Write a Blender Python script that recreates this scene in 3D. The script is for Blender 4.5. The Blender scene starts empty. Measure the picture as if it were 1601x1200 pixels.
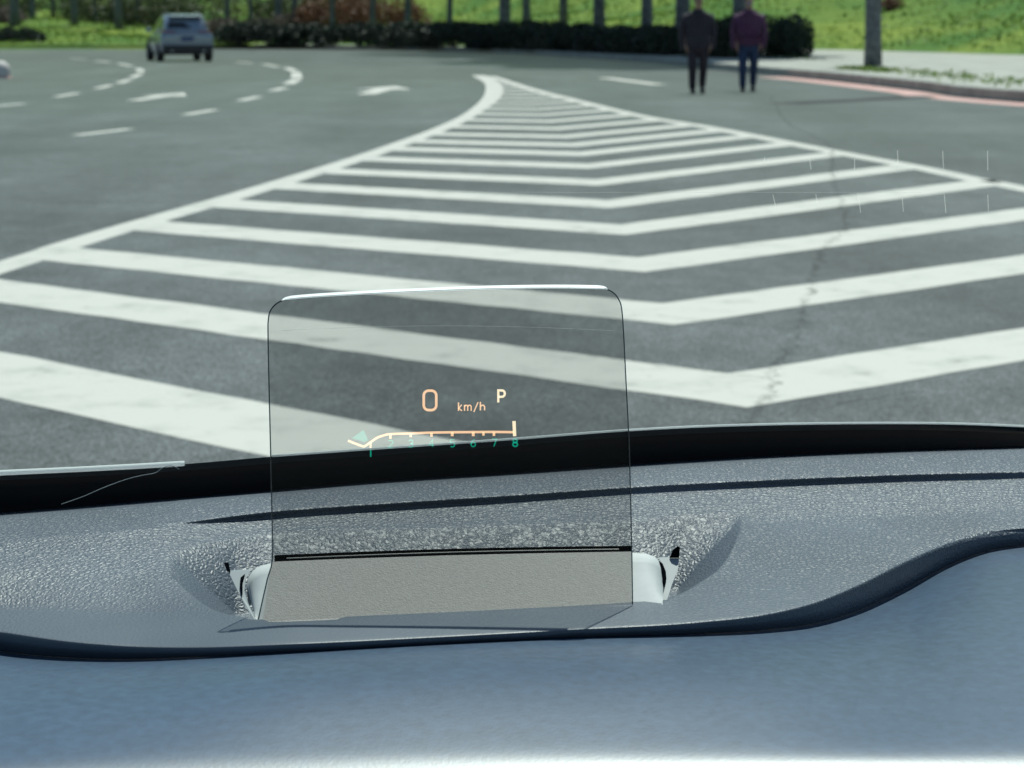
import bpy, math, random
import numpy as np
from mathutils import Vector, Matrix
R = math.radians
random.seed(7); rng = np.random.default_rng(7)
S = bpy.context.scene
# ------------------------------------------------------------------ camera
FPX, PITCH, CH = 3300.0, math.atan(562/3300.0), 1.2
cd = bpy.data.cameras.new('camera'); cam = bpy.data.objects.new('camera', cd)
S.collection.objects.link(cam); S.camera = cam
cam.location = (0, 0, CH); cam.rotation_euler = (math.pi/2-PITCH, 0, 0)
cd.lens = 36*FPX/1601; cd.sensor_width = 36; cd.clip_start = .02; cd.clip_end = 5000
cd.dof.use_dof = True; cd.dof.focus_distance = 1.38; cd.dof.aperture_fstop = 20
# ------------------------------------------------------------------ sky, sun, exposure
SUN_EL, SUN_AZ = R(64), R(16)            # azimuth measured from +Y towards +X
W = bpy.data.worlds.new('World'); S.world = W; W.use_nodes = True
nt = W.node_tree; bg = nt.nodes['Background']
sky = nt.nodes.new('ShaderNodeTexSky'); sky.sky_type = 'NISHITA'; sky.sun_disc = False
sky.sun_elevation = SUN_EL; sky.sun_rotation = SUN_AZ; sky.air_density = 1.2; sky.dust_density = .6; sky.ozone_density = 1.5
nt.links.new(sky.outputs[0], bg.inputs[0]); bg.inputs[1].default_value = .08
sl = bpy.data.lights.new('sun', 'SUN'); sl.energy = 4.3; sl.angle = R(.5); sl.color = (1, .95, .88)
so = bpy.data.objects.new('sun', sl); S.collection.objects.link(so)
sd = Vector((math.sin(SUN_AZ)*math.cos(SUN_EL), math.cos(SUN_AZ)*math.cos(SUN_EL), math.sin(SUN_EL)))
so.rotation_euler = sd.to_track_quat('Z', 'Y').to_euler()
S.view_settings.view_transform = 'Standard'; S.view_settings.look = 'None'
S.view_settings.exposure = 0.26; S.view_settings.gamma = 1
S.render.engine = 'CYCLES'
S.cycles.transparent_max_bounces = 16; S.cycles.max_bounces = 8
S.cycles.caustics_reflective = False; S.cycles.caustics_refractive = False
S.cycles.sample_clamp_indirect = 4
# ------------------------------------------------------------------ measuring helpers
cp, sp = math.cos(PITCH), math.sin(PITCH)
def ray(u, v):
    a, b = (u-800.5)/FPX, (600-v)/FPX
    return Vector((a, cp+b*sp, -sp+b*cp))
def G(u, v, z=0.0):                      # point of the photo on the horizontal plane z
    d = ray(u, v); t = (z-CH)/d.z
    return Vector((d.x*t, d.y*t, z))
def itp(pts, u):                         # smooth interpolation through (u, v) points
    if pts[0][0] == -60 and pts[-1][0] == 1700: pts = [(-800, pts[0][1]+34)]+list(pts)+[(3100, pts[-1][1]-38)]   # the dashboard goes on beyond the frame
    xs = [p[0] for p in pts]; ys = [p[1] for p in pts]
    u = np.asarray(u, float)
    m = np.gradient(np.array(ys, float), np.array(xs, float))
    i = np.clip(np.searchsorted(xs, u)-1, 0, len(xs)-2)
    x0 = np.array(xs, float)[i]; x1 = np.array(xs, float)[i+1]; h = x1-x0
    t = np.clip((u-x0)/h, -1.0, 2.0)
    y0 = np.array(ys, float)[i]; y1 = np.array(ys, float)[i+1]
    tt = np.clip(t, 0, 1)
    r = (2*tt**3-3*tt**2+1)*y0+(tt**3-2*tt**2+tt)*h*m[i]+(-2*tt**3+3*tt**2)*y1+(tt**3-tt**2)*h*m[i+1]
    r = r+np.where(t < 0, t*h*m[i], 0)+np.where(t > 1, (t-1)*h*m[i+1], 0)
    return r
def sst(x, a=0., b=1.):
    t = np.clip((x-a)/(b-a), 0, 1); return t*t*(3-2*t)
# ------------------------------------------------------------------ object helpers
def link(o, parent=None):
    S.collection.objects.link(o)
    if parent: o.parent = parent
    return o
def mesh(name, V, F, mat, parent=None, smooth=False, loc=None):
    me = bpy.data.meshes.new(name); me.from_pydata([tuple(map(float, p)) for p in V], [], [tuple(map(int, f)) for f in F]); me.update()
    if smooth: me.polygons.foreach_set('use_smooth', [True]*len(me.polygons))
    if mat: me.materials.append(mat)
    o = bpy.data.objects.new(name, me)
    if loc is not None: o.location = loc
    return link(o, parent)
def tag(o, label=None, cat=None, group=None, kind=None):
    for k, x in (('label', label), ('category', cat), ('group', group), ('kind', kind)):
        if x: o[k] = x
    return o
def empty(name, loc, label, cat, group=None, rz=0):
    o = bpy.data.objects.new(name, None); o.empty_display_size = .2; o.location = loc; o.rotation_euler.z = rz
    return tag(link(o), label, cat, group)
class MB:
    def __init__(s): s.v = []; s.f = []
    def add(s, V, F):
        n = len(s.v); s.v += [tuple(p) for p in V]; s.f += [tuple(i+n for i in f) for f in F]; return s
    def box(s, c, d, rx=0, rz=0, taper=1.0):
        M = Matrix.Translation(c) @ Matrix.Rotation(rz, 4, 'Z') @ Matrix.Rotation(rx, 4, 'X')
        V = []
        for z in (-1, 1):
            k = taper if z > 0 else 1
            for x, y in ((-1, -1), (1, -1), (1, 1), (-1, 1)):
                V.append(M @ Vector((x*d[0]/2*k, y*d[1]/2*k, z*d[2]/2)))
        return s.add(V, [(3, 2, 1, 0), (4, 5, 6, 7), (0, 1, 5, 4), (1, 2, 6, 5), (2, 3, 7, 6), (3, 0, 4, 7)])
    def tube(s, pts, rad, n=10, cap=True, jit=0):
        pts = [Vector(p) for p in pts]; rad = rad if hasattr(rad, '__len__') else [rad]*len(pts)
        b = len(s.v); up = None
        for i, p in enumerate(pts):
            t = (pts[min(i+1, len(pts)-1)]-pts[max(i-1, 0)]).normalized()
            if up is None:
                up = Vector((1, 0, 0)) if abs(t.x) < .8 else Vector((0, 1, 0))
            a = (up-t*up.dot(t)).normalized(); c = t.cross(a); up = a
            for k in range(n):
                g = 2*math.pi*k/n; rr = rad[i]*(1+jit*(random.random()-.5))
                s.v.append(tuple(p+(a*math.cos(g)+c*math.sin(g))*rr))
        for i in range(len(pts)-1):
            for k in range(n):
                q = b+i*n; s.f.append((q+k, q+(k+1) % n, q+n+(k+1) % n, q+n+k))
        if cap:
            s.f.append(tuple(b+k for k in range(n-1, -1, -1))); s.f.append(tuple(b+(len(pts)-1)*n+k for k in range(n)))
        return s
    def build(s, name, mat, parent=None, smooth=False, loc=None):
        return mesh(name, s.v, s.f, mat, parent, smooth, loc)
def bevel(o, w, seg=2):
    m = o.modifiers.new('bevel', 'BEVEL'); m.width = w; m.segments = seg; m.limit_method = 'ANGLE'; m.angle_limit = R(35)
    return o
# ------------------------------------------------------------------ materials
def mat(name, col, rough=.6, spec=.5, metal=0, col2=None, nscale=5., detail=6, bump=0, bscale=40., nlo=.35, nhi=.65, coat=0, bdist=.01):
    m = bpy.data.materials.new(name); m.use_nodes = True; n = m.node_tree.nodes; l = m.node_tree.links
    b = n['Principled BSDF']; b.inputs['Base Color'].default_value = (*col, 1)
    b.inputs['Roughness'].default_value = rough; b.inputs['Metallic'].default_value = metal
    b.inputs['Specular IOR Level'].default_value = spec; b.inputs['Coat Weight'].default_value = coat
    tc = n.new('ShaderNodeTexCoord')
    if col2:
        t = n.new('ShaderNodeTexNoise'); t.inputs['Scale'].default_value = nscale; t.inputs['Detail'].default_value = detail
        l.new(tc.outputs['Object'], t.inputs['Vector'])
        r = n.new('ShaderNodeValToRGB'); r.color_ramp.elements[0].position = nlo; r.color_ramp.elements[1].position = nhi
        r.color_ramp.elements[0].color = (*col, 1); r.color_ramp.elements[1].color = (*col2, 1)
        l.new(t.outputs['Fac'], r.inputs[0]); l.new(r.outputs[0], b.inputs['Base Color'])
    if bump:
        t = n.new('ShaderNodeTexNoise'); t.inputs['Scale'].default_value = bscale; t.inputs['Detail'].default_value = 6
        l.new(tc.outputs['Object'], t.inputs['Vector'])
        u = n.new('ShaderNodeBump'); u.inputs['Strength'].default_value = bump; u.inputs['Distance'].default_value = bdist
        l.new(t.outputs['Fac'], u.inputs['Height']); l.new(u.outputs[0], b.inputs['Normal'])
    return m
def leafmat(name, a, b_, tr=.25):
    m = bpy.data.materials.new(name); m.use_nodes = True; n = m.node_tree.nodes; l = m.node_tree.links
    b = n['Principled BSDF']; b.inputs['Roughness'].default_value = .55; b.inputs['Specular IOR Level'].default_value = .3
    g = n.new('ShaderNodeNewGeometry'); r = n.new('ShaderNodeValToRGB')
    r.color_ramp.elements[0].color = (*a, 1); r.color_ramp.elements[1].color = (*b_, 1)
    l.new(g.outputs['Random Per Island'], r.inputs[0]); l.new(r.outputs[0], b.inputs['Base Color'])
    t = n.new('ShaderNodeBsdfTranslucent'); l.new(r.outputs[0], t.inputs[0])
    x = n.new('ShaderNodeMixShader'); x.inputs[0].default_value = tr
    l.new(b.outputs[0], x.inputs[1]); l.new(t.outputs[0], x.inputs[2]); l.new(x.outputs[0], n['Material Output'].inputs[0])
    return m
def asphalt():
    m = bpy.data.materials.new('asphalt'); m.use_nodes = True; n = m.node_tree.nodes; l = m.node_tree.links
    b = n['Principled BSDF']; tc = n.new('ShaderNodeTexCoord'); O = tc.outputs['Object']
    def noise(s, d=6, vec=None, rg=.55):
        t = n.new('ShaderNodeTexNoise'); t.inputs['Scale'].default_value = s; t.inputs['Detail'].default_value = d
        t.inputs['Roughness'].default_value = rg; l.new(vec or O, t.inputs['Vector']); return t.outputs['Fac']
    mp = n.new('ShaderNodeMapping'); mp.inputs['Scale'].default_value = (.9, .12, 1); mp.inputs['Rotation'].default_value = (0, 0, R(10)); l.new(O, mp.inputs[0])
    big = noise(.35, 5); streak = noise(.8, 5, mp.outputs[0]); m2 = n.new('ShaderNodeMapping'); m2.inputs['Scale'].default_value = (1, .35, 1); l.new(O, m2.inputs[0]); mid = noise(9, 8, m2.outputs[0], .7); fine = noise(120, 3, m2.outputs[0])
    def ramp(src, p0, p1, c0, c1):
        r = n.new('ShaderNodeValToRGB'); r.color_ramp.elements[0].position = p0; r.color_ramp.elements[1].position = p1
        r.color_ramp.elements[0].color = (c0,)*3+(1,); r.color_ramp.elements[1].color = (c1,)*3+(1,); l.new(src, r.inputs[0]); return r.outputs[0]
    def mul(a, c):
        x = n.new('ShaderNodeMix'); x.data_type = 'RGBA'; x.blend_type = 'MULTIPLY'; x.inputs[0].default_value = 1
        l.new(a, x.inputs[6]); l.new(c, x.inputs[7]); return x.outputs[2]
    c = mul(ramp(big, .3, .7, .72, 1.18), ramp(streak, .3, .7, .68, 1.16))
    c = mul(c, ramp(mid, .3, .7, .72, 1.2)); c = mul(c, ramp(noise(40, 5, m2.outputs[0], .75), .35, .65, .68, 1.34)); c = mul(c, ramp(fine, .38, .62, .5, 1.5)); c = mul(c, ramp(noise(1.6, 7, None, .65), .35, .6, .8, 1.05))
    base = n.new('ShaderNodeRGB'); base.outputs[0].default_value = (.116, .127, .131, 1)
    c = mul(c, base.outputs[0]); l.new(c, b.inputs['Base Color'])
    b.inputs['Roughness'].default_value = .68; b.inputs['Specular IOR Level'].default_value = .25; b.inputs['Sheen Weight'].default_value = .9; b.inputs['Sheen Roughness'].default_value = .1; b.inputs['Sheen Tint'].default_value = (.85, .95, 1, 1)
    u = n.new('ShaderNodeBump'); u.inputs['Strength'].default_value = .3; u.inputs['Distance'].default_value = .002
    l.new(fine, u.inputs['Height']); l.new(u.outputs[0], b.inputs['Normal'])
    return m
def paintmat():
    m = bpy.data.materials.new('road_paint'); m.use_nodes = True; n = m.node_tree.nodes; l = m.node_tree.links
    b = n['Principled BSDF']; tc = n.new('ShaderNodeTexCoord')
    t = n.new('ShaderNodeTexNoise'); t.inputs['Scale'].default_value = 3.5; t.inputs['Detail'].default_value = 9; t.inputs['Roughness'].default_value = .68
    l.new(tc.outputs['Object'], t.inputs['Vector'])
    r = n.new('ShaderNodeValToRGB'); e = r.color_ramp.elements
    e[0].position = .28; e[0].color = (.20, .2, .18, 1); e[1].position = .5; e[1].color = (.55, .54, .495, 1)
    e2 = e.new(.38); e2.color = (.46, .46, .42, 1)
    l.new(t.outputs['Fac'], r.inputs[0]); l.new(r.outputs[0], b.inputs['Base Color']); b.inputs['Roughness'].default_value = .6
    # worn edges and flakes: asphalt shows through
    t2 = n.new('ShaderNodeTexNoise'); t2.inputs['Scale'].default_value = 28; t2.inputs['Detail'].default_value = 5; t2.inputs['Roughness'].default_value = .7
    l.new(tc.outputs['Object'], t2.inputs['Vector'])
    r2 = n.new('ShaderNodeValToRGB'); r2.color_ramp.elements[0].position = .29; r2.color_ramp.elements[1].position = .34
    l.new(t2.outputs['Fac'], r2.inputs[0]); l.new(r2.outputs[0], b.inputs['Alpha'])
    return m
def leather(name, base, scale=330., strength=.6, rough=.42, dist=.0006, smoothnoise=False, spec=.5):
    m = bpy.data.materials.new(name); m.use_nodes = True; n = m.node_tree.nodes; l = m.node_tree.links
    b = n['Principled BSDF']; b.inputs['Base Color'].default_value = (*base, 1)
    b.inputs['Roughness'].default_value = rough; b.inputs['Specular IOR Level'].default_value = spec
    tc = n.new('ShaderNodeTexCoord')
    nz = n.new('ShaderNodeTexNoise'); nz.inputs['Scale'].default_value = scale*.6; nz.inputs['Detail'].default_value = 3
    l.new(tc.outputs['Object'], nz.inputs['Vector'])
    mx = n.new('ShaderNodeMix'); mx.data_type = 'VECTOR'; mx.inputs[0].default_value = .004 if not smoothnoise else 0
    l.new(tc.outputs['Object'], mx.inputs[4]); l.new(nz.outputs['Color'], mx.inputs[5])
    u = n.new('ShaderNodeBump'); u.inputs['Strength'].default_value = strength; u.inputs['Distance'].default_value = dist
    if smoothnoise:
        l.new(nz.outputs['Fac'], u.inputs['Height'])
    else:
        v = n.new('ShaderNodeTexVoronoi'); v.feature = 'DISTANCE_TO_EDGE'; v.inputs['Scale'].default_value = scale
        l.new(mx.outputs[1], v.inputs['Vector'])
        r = n.new('ShaderNodeValToRGB'); r.color_ramp.interpolation = 'B_SPLINE'
        r.color_ramp.elements[0].position = 0; r.color_ramp.elements[1].position = .42
        l.new(v.outputs['Distance'], r.inputs[0]); l.new(r.outputs[0], u.inputs['Height'])
    if not smoothnoise:      # the grain gets shallower towards the front lip
        sx = n.new('ShaderNodeSeparateXYZ'); l.new(tc.outputs['Object'], sx.inputs[0])
        mr = n.new('ShaderNodeMapRange'); mr.inputs['From Min'].default_value = -.11; mr.inputs['From Max'].default_value = .05
        mr.inputs['To Min'].default_value = strength*.10; mr.inputs['To Max'].default_value = strength
        l.new(sx.outputs['Y'], mr.inputs['Value']); l.new(mr.outputs[0], u.inputs['Strength'])
    l.new(u.outputs[0], b.inputs['Normal'])
    # dust
    d = n.new('ShaderNodeTexNoise'); d.inputs['Scale'].default_value = 9; d.inputs['Detail'].default_value = 6
    l.new(tc.outputs['Object'], d.inputs['Vector'])
    cr = n.new('ShaderNodeValToRGB'); cr.color_ramp.elements[0].position = .3; cr.color_ramp.elements[1].position = .75
    k0_, k1_ = (.82, 1.2) if smoothnoise else (.88, 1.15)
    if smoothnoise: d.inputs['Scale'].default_value = 140; d.inputs['Detail'].default_value = 5
    cr.color_ramp.elements[0].color = (*[c*k0_ for c in base], 1); cr.color_ramp.elements[1].color = (*[c*k1_+.004 for c in base], 1)
    l.new(d.outputs['Fac'], cr.inputs[0]); l.new(cr.outputs[0], b.inputs['Base Color'])
    return m
def glassmat(name, tint, refl=.05, rough=.01, rcol=(1, 1, 1)):
    m = bpy.data.materials.new(name); m.use_nodes = True; n = m.node_tree.nodes; l = m.node_tree.links
    for x in list(n):
        if x.type != 'OUTPUT_MATERIAL': n.remove(x)
    t = n.new('ShaderNodeBsdfTransparent'); t.inputs[0].default_value = (*tint, 1)
    g = n.new('ShaderNodeBsdfGlossy'); g.inputs['Roughness'].default_value = rough; g.inputs[0].default_value = (*rcol, 1)
    x = n.new('ShaderNodeMixShader'); x.inputs[0].default_value = refl
    l.new(t.outputs[0], x.inputs[1]); l.new(g.outputs[0], x.inputs[2]); l.new(x.outputs[0], n['Material Output'].inputs[0])
    return m
def glow(name, col, st, mix=1.0):
    m = bpy.data.materials.new(name); m.use_nodes = True; n = m.node_tree.nodes; l = m.node_tree.links
    for x in list(n):
        if x.type != 'OUTPUT_MATERIAL': n.remove(x)
    e = n.new('ShaderNodeEmission'); e.inputs[0].default_value = (*col, 1); e.inputs[1].default_value = st
    t = n.new('ShaderNodeBsdfTransparent'); x = n.new('ShaderNodeMixShader'); x.inputs[0].default_value = mix
    l.new(t.outputs[0], x.inputs[1]); l.new(e.outputs[0], x.inputs[2]); a = n.new('ShaderNodeAddShader')   # projected light: adds to what lies behind
    if mix >= 1: l.new(t.outputs[0], a.inputs[0]); t.inputs[0].default_value = (1, 1, 1, 1); l.new(e.outputs[0], a.inputs[1]); l.new(a.outputs[0], n['Material Output'].inputs[0])
    else: l.new(x.outputs[0], n['Material Output'].inputs[0])
    return m
M = {}
M['asphalt'] = asphalt(); M['paint'] = paintmat()
M['red'] = mat('red_paint', (.55, .29, .26), .7, col2=(.60, .38, .35), nscale=2)
M['dark_tone'] = mat('dark_tone', (.045, .05, .052), .7, col2=(.07, .075, .075), nscale=9)
M['shadow_tone'] = mat('shadow_tone', (.015, .02, .02), .9, col2=(.03, .034, .033), nscale=4)
M['pave'] = mat('pavement', (.3, .3, .27), .8, col2=(.4, .41, .36), nscale=1.2, bump=.3, bscale=8)
M['kerb'] = mat('kerb', (.27, .27, .25), .8, col2=(.38, .38, .35), nscale=3)
M['soil'] = mat('soil', (.05, .07, .03), .9, col2=(.1, .12, .05), nscale=.4)
M['grass'] = mat('grass', (.065, .16, .025), .9, .2, col2=(.20, .27, .04), nscale=.16, detail=9, nlo=.38, nhi=.68, bump=.6, bscale=2, bdist=.3)
M['bark'] = mat('bark', (.075, .085, .095), .85, .3, col2=(.17, .19, .2), nscale=6, bump=.7, bscale=12, bdist=.03)
M['limb'] = mat('limb', (.09, .085, .08), .9, .3)
# ================================================================== SETTING
def ribbon(pts, w, z):
    V = []; F = []
    for i, p in enumerate(pts):
        t = (pts[min(i+1, len(pts)-1)]-pts[max(i-1, 0)]); t.z = 0; t.normalize(); nrm = Vector((-t.y, t.x, 0))
        ww = w[i] if hasattr(w, '__len__') else w
        V += [(p.x+nrm.x*ww/2, p.y+nrm.y*ww/2, z), (p.x-nrm.x*ww/2, p.y-nrm.y*ww/2, z)]
    for i in range(len(pts)-1): F.append((2*i, 2*i+1, 2*i+3, 2*i+2))
    return V, F
def densify(pts, n):
    out = []; P = [Vector(p) for p in pts]
    for i in range(len(P)-1):
        p0 = P[max(i-1, 0)]; p1 = P[i]; p2 = P[i+1]; p3 = P[min(i+2, len(P)-1)]
        for k in range(n):
            t = k/n
            out.append(.5*((2*p1)+(p2-p0)*t+(2*p0-5*p1+4*p2-p3)*t*t+(3*p1-p0-3*p2+p3)*t**3))
    out.append(P[-1]); return out
def struct(o, label=None): o['kind'] = 'structure'; 
tag(mesh('ground', [(-2500, -300, -.03), (2500, -300, -.03), (2500, 3000, -.03), (-2500, 3000, -.03)], [(0, 1, 2, 3)], M['soil']), kind='structure')
# far edge of the road (kerb foot), from left to right and then running back beside us
kf = [Vector((-160, 112, 0)), Vector((-90, 120, 0))]+[G(u, v) for u, v in ((0, 75.5), (300, 74), (600, 78), (800, 84), (900, 90), (1000, 97), (1080, 105), (1190, 116), (1300, 126), (1440, 142), (1601, 160))]+[Vector((12.5, 18, 0)), Vector((17, 2, 0)), Vector((24, -30, 0))]
kf = densify(kf, 8)
road = [(p.x, p.y, 0) for p in kf]+[(24, -60, 0), (-200, -60, 0), (-200, 112, 0)]
tag(mesh('road', road, [tuple(range(len(road)))], M['asphalt']), kind='structure')
# grass edge: where the pavement ends and the slope begins
ge = [Vector((-260, 150, 0)), Vector((-140, 128, 0))]+[G(u, v, .2) for u, v in ((0, 70), (400, 68), (600, 70), (900, 74), (1100, 75.5), (1260, 76), (1430, 80), (1601, 85))]+[Vector((24, 52, 0)), Vector((40, 20, 0)), Vector((60, -30, 0))]
ge = densify(ge, 6)
KH = .19
def offs(pts, d):
    out = []
    for i, p in enumerate(pts):
        t = pts[min(i+1, len(pts)-1)]-pts[max(i-1, 0)]; t.z = 0; t.normalize(); out.append(p+Vector((-t.y, t.x, 0))*d)
    return out
k2 = offs(kf, .16)
# pavement between the kerb and the grass
V = [(p.x, p.y, KH-.004) for p in k2]+[(p.x, p.y, KH-.004) for p in reversed(ge)]
tag(mesh('pavement', V, [tuple(range(len(V)))], M['pave']), kind='structure')
kb = MB()
k1 = offs(kf, .02)
for i in range(len(kf)-1):
    a, b, c, d = kf[i], kf[i+1], k2[i], k2[i+1]; a1, b1 = k1[i], k1[i+1]
    kb.add([(a.x, a.y, 0), (b.x, b.y, 0), (b.x, b.y, KH-.02), (a.x, a.y, KH-.02), (b1.x, b1.y, KH), (a1.x, a1.y, KH), (d.x, d.y, KH), (c.x, c.y, KH)],
           [(0, 1, 2, 3), (3, 2, 4, 5), (5, 4, 6, 7)])
tag(kb.build('kerb', M['kerb']), kind='structure')
# hill behind
gx = np.concatenate([np.linspace(-260, -60, 60), np.linspace(-58, 60, 160)]); gy = np.linspace(-30, 330, 220)
X, Y = np.meshgrid(gx, gy)
GE = np.array([(p.x, p.y) for p in ge])
ye = np.interp(X, GE[:, 0], GE[:, 1])
dm = np.full(X.shape, 1e9)
for i in range(len(GE)-1):
    a, b = GE[i], GE[i+1]; ab = b-a; t = np.clip(((X-a[0])*ab[0]+(Y-a[1])*ab[1])/(ab@ab), 0, 1)
    dm = np.minimum(dm, np.hypot(X-a[0]-t*ab[0], Y-a[1]-t*ab[1]))
dm = np.where(Y > ye, dm, -dm)
slope = .035+.16*sst(X, -6, 14)
def hz(d, s): return np.where(d > 0, .22+s*d*1.0+.0016*d*d*sst(d, 20, 60), .22+d*.35)
bumpy = (.25*np.sin(X*.31+Y*.13)+.2*np.sin(X*.13-Y*.27+2)+.12*np.sin(X*.9+1)*np.sin(Y*.7))*sst(dm, 1, 14)
Z = hz(dm, slope)+bumpy; Z = np.maximum(Z, -.6)
def hill_z(x, y):
    i = np.abs(gx-x).argmin(); j = np.abs(gy-y).argmin(); return float(Z[j, i])
ny, nx = X.shape
V = np.stack([X.ravel(), Y.ravel(), Z.ravel()], 1)
F = [(j*nx+i, j*nx+i+1, (j+1)*nx+i+1, (j+1)*nx+i) for j in range(ny-1) for i in range(nx-1)
     if max(dm[j, i], dm[j+1, i+1], dm[j+1, i], dm[j, i+1]) > -1.0]
tag(mesh('hill', V, F, M['grass'], smooth=True), kind='structure')
# ---- road markings
pm = MB(); ZP = .0008
Lline = [(0, 418), (100, 385), (220, 349), (350, 312), (450, 282), (550, 251), (620, 227), (690, 201), (735, 179), (765, 156), (773, 141), (768, 128), (748, 117.5)]
LL = [G(u, v) for u, v in Lline]; LL = [LL[0]+(LL[0]-LL[2])*3]+LL; LL = densify(LL, 6)
wl = [.21+.12*float(sst(p.y, 28, 40)) for p in LL]
Rline = [(1601, 295), (1541, 284), (1433, 261), (1329, 242), (1242, 225), (1108, 199), (1000, 181), (900, 157), (830, 139), (768, 119)]
RL = [G(u, v) for u, v in Rline]; RL = [RL[0]+(RL[0]-RL[2])*4]+RL; RL = densify(RL, 6)
V, F = ribbon(LL, wl, ZP); pm.add(V, F)
V, F = ribbon(RL, .22, ZP+.0004); pm.add(V, F)
lx = np.array([p.x for p in LL]); ly = np.array([p.y for p in LL]); o_ = np.argsort(ly)
rx = np.array([p.x for p in RL]); ry = np.array([p.y for p in RL]); q_ = np.argsort(ry)
def XL(y): return np.interp(y, ly[o_], lx[o_])
def XR(y): return np.interp(y, ry[q_], rx[q_])
def arm(x0, y0, s, side):                # follow an edge from the axis until it meets the boundary line
    n = 0
    x, y = x0, y0
    while n < 4000:
        x += side*.01; y += s*.01; n += 1
        if side < 0 and x < XL(y)+.02: break
        if side > 0 and x > XR(y)-.02: break
    return (x, y)
VB = [2.55, 4.50, 6.60, 8.47, 10.32, 12.17, 13.98, 15.96, 17.85, 19.6, 21.1, 22.7]+[24.5+1.9*i for i in range(11)]
SLL = [1.05, .98, .86, .77, .73, .71, .69, .60, .52, .46, .42, .40]; SRR = [.80, .82, .86, .97, 1.10, 1.26, 1.40, 1.52, 1.60, 1.65, 1.7, 1.7]
for k, yb in enumerate(VB):
    yt = yb+.66
    def ax(y): return .66-.028*max(0, y-20)+(.09 if 5 < y < 7.4 else 0)
    def wob(): return random.uniform(-.012, .012)
    for side, s in ((-1, SLL[min(k, 11)]), (1, SRR[min(k, 11)])):
        e0 = arm(ax(yb), yb, s, side); e1 = arm(ax(yt), yt, s, side)
        n = 24; A = []; B = []
        for i in range(n+1):
            t = i/n
            A.append((ax(yb)*(1-t)+e0[0]*t, yb*(1-t)+e0[1]*t+wob(), ZP+.0008)); B.append((ax(yt)*(1-t)+e1[0]*t, yt*(1-t)+e1[1]*t+wob(), ZP+.0008))
        pm.add(A+B, [(i, i+1, n+2+i, n+1+i) if side > 0 else (i+1, i, n+1+i, n+2+i) for i in range(n)])
tag(pm.build('chevron_marking', M['paint']), kind='structure')
lm = MB()
def dash(a, b, w):
    A, B = G(*a), G(*b); lm.add(*ribbon([A, (A+B)/2, B], w, ZP))
for a, b, w in (((120, 211), (204, 201), .16), ((290, 179), (336, 171), .17), ((375, 157), (405, 150.5), .18), ((425, 141.5), (446, 136.5), .2),
                ((450, 131), (464, 124), .25), ((464, 122), (463, 113), .25), ((462, 111), (448, 105.5), .25), ((436, 104), (412, 100), .2), ((395, 98.5), (370, 96.5), .2),
                ((-15, 166.5), (38, 161.5), .17), ((88, 151), (122, 145), .17), ((151, 138), (174, 132.5), .18), ((186, 129.5), (203, 124), .2),
                ((206, 121), (220, 115), .2), ((222, 112), (216, 106.5), .2), ((206, 103), (186, 99), .2), ((172, 97), (150, 94.5), .2), ((135, 92.5), (110, 91), .2), ((0, 83), (60, 81.5), .25), ((945, 121), (1030, 132), .35)):
    dash(a, b, w)
def arrow(a, b, w):                       # straight lane arrow lying from a to b
    A, B = G(*a), G(*b); d = (B-A); L = d.length; d.normalize(); n_ = Vector((-d.y, d.x, 0)); C = A+d*L*.55
    P = [A+n_*w*.5, A-n_*w*.5, C-n_*w*.5, C-n_*w*1.6, B, C+n_*w*1.6, C+n_*w*.5]
    lm.add([(p.x, p.y, ZP) for p in P], [tuple(range(7))])
arrow((208, 157), (288, 144.5), .26); arrow((572, 147), (618, 134), .34)
tag(lm.build('lane_marking', M['paint']), kind='structure')
rd = offs(kf, -.42)
sel = [p for p in rd if 10 < p.y < 50 and p.x > 0]
V, F = ribbon(sel, .62, ZP)
tag(mesh('red_line_marking', V, F, M['red']), kind='structure')
# ---- sealed crack and painted shadow strip
cr = [(1205, 150), (1230, 190), (1262, 208), (1298, 230), (1300, 262), (1306, 292), (1321, 330), (1316, 362), (1290, 386), (1276, 420), (1266, 455), (1256, 500), (1238, 540), (1212, 575), (1206, 610), (1186, 640), (1170, 665), (1140, 720)]
C = densify([G(u, v) for u, v in cr], 6); C = [p+Vector((random.uniform(-.01, .01), random.uniform(-.01, .01), 0)) for p in C]
ck = MB(); wr = random.Random(5)
CP = [Vector(c_)+Vector((wr.gauss(0, .012), 0, 0)) for c_ in densify([Vector(c_) for c_ in C], 3)]
ck.add(*ribbon(CP, [.025+.025*wr.random() for _ in CP], ZP+.0014))
for j0 in range(20, len(CP)-20, 37):
    sd_ = wr.choice((-1, 1)); ck.add(*ribbon([CP[j0]+Vector((sd_*.05*j+wr.gauss(0, .01), wr.gauss(0, .02)+.04*j, 0)) for j in range(wr.randint(6, 14))], [.02]*20, ZP+.0018))
M['crack'] = mat('crack_dirt', (.05, .052, .05), .9)
n_ = M['crack'].node_tree.nodes; l_ = M['crack'].node_tree.links; tc_ = n_.new('ShaderNodeTexCoord'); tn = n_.new('ShaderNodeTexNoise'); tn.inputs['Scale'].default_value = 22; tn.inputs['Detail'].default_value = 8; tn.inputs['Roughness'].default_value = .75
rp = n_.new('ShaderNodeValToRGB'); rp.color_ramp.elements[0].position = .42; rp.color_ramp.elements[0].color = (0, 0, 0, 1); rp.color_ramp.elements[1].position = .62; rp.color_ramp.elements[1].color = (.36, .36, .36, 1)
mp_ = n_.new('ShaderNodeMapping'); mp_.inputs['Scale'].default_value = (1, .25, 1); l_.new(tc_.outputs['Object'], mp_.inputs[0]); l_.new(mp_.outputs[0], tn.inputs['Vector']); l_.new(tn.outputs['Fac'], rp.inputs[0]); l_.new(rp.outputs[0], n_['Principled BSDF'].inputs['Alpha'])
tag(ck.build('road_crack', M['crack']), kind='structure')
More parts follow.
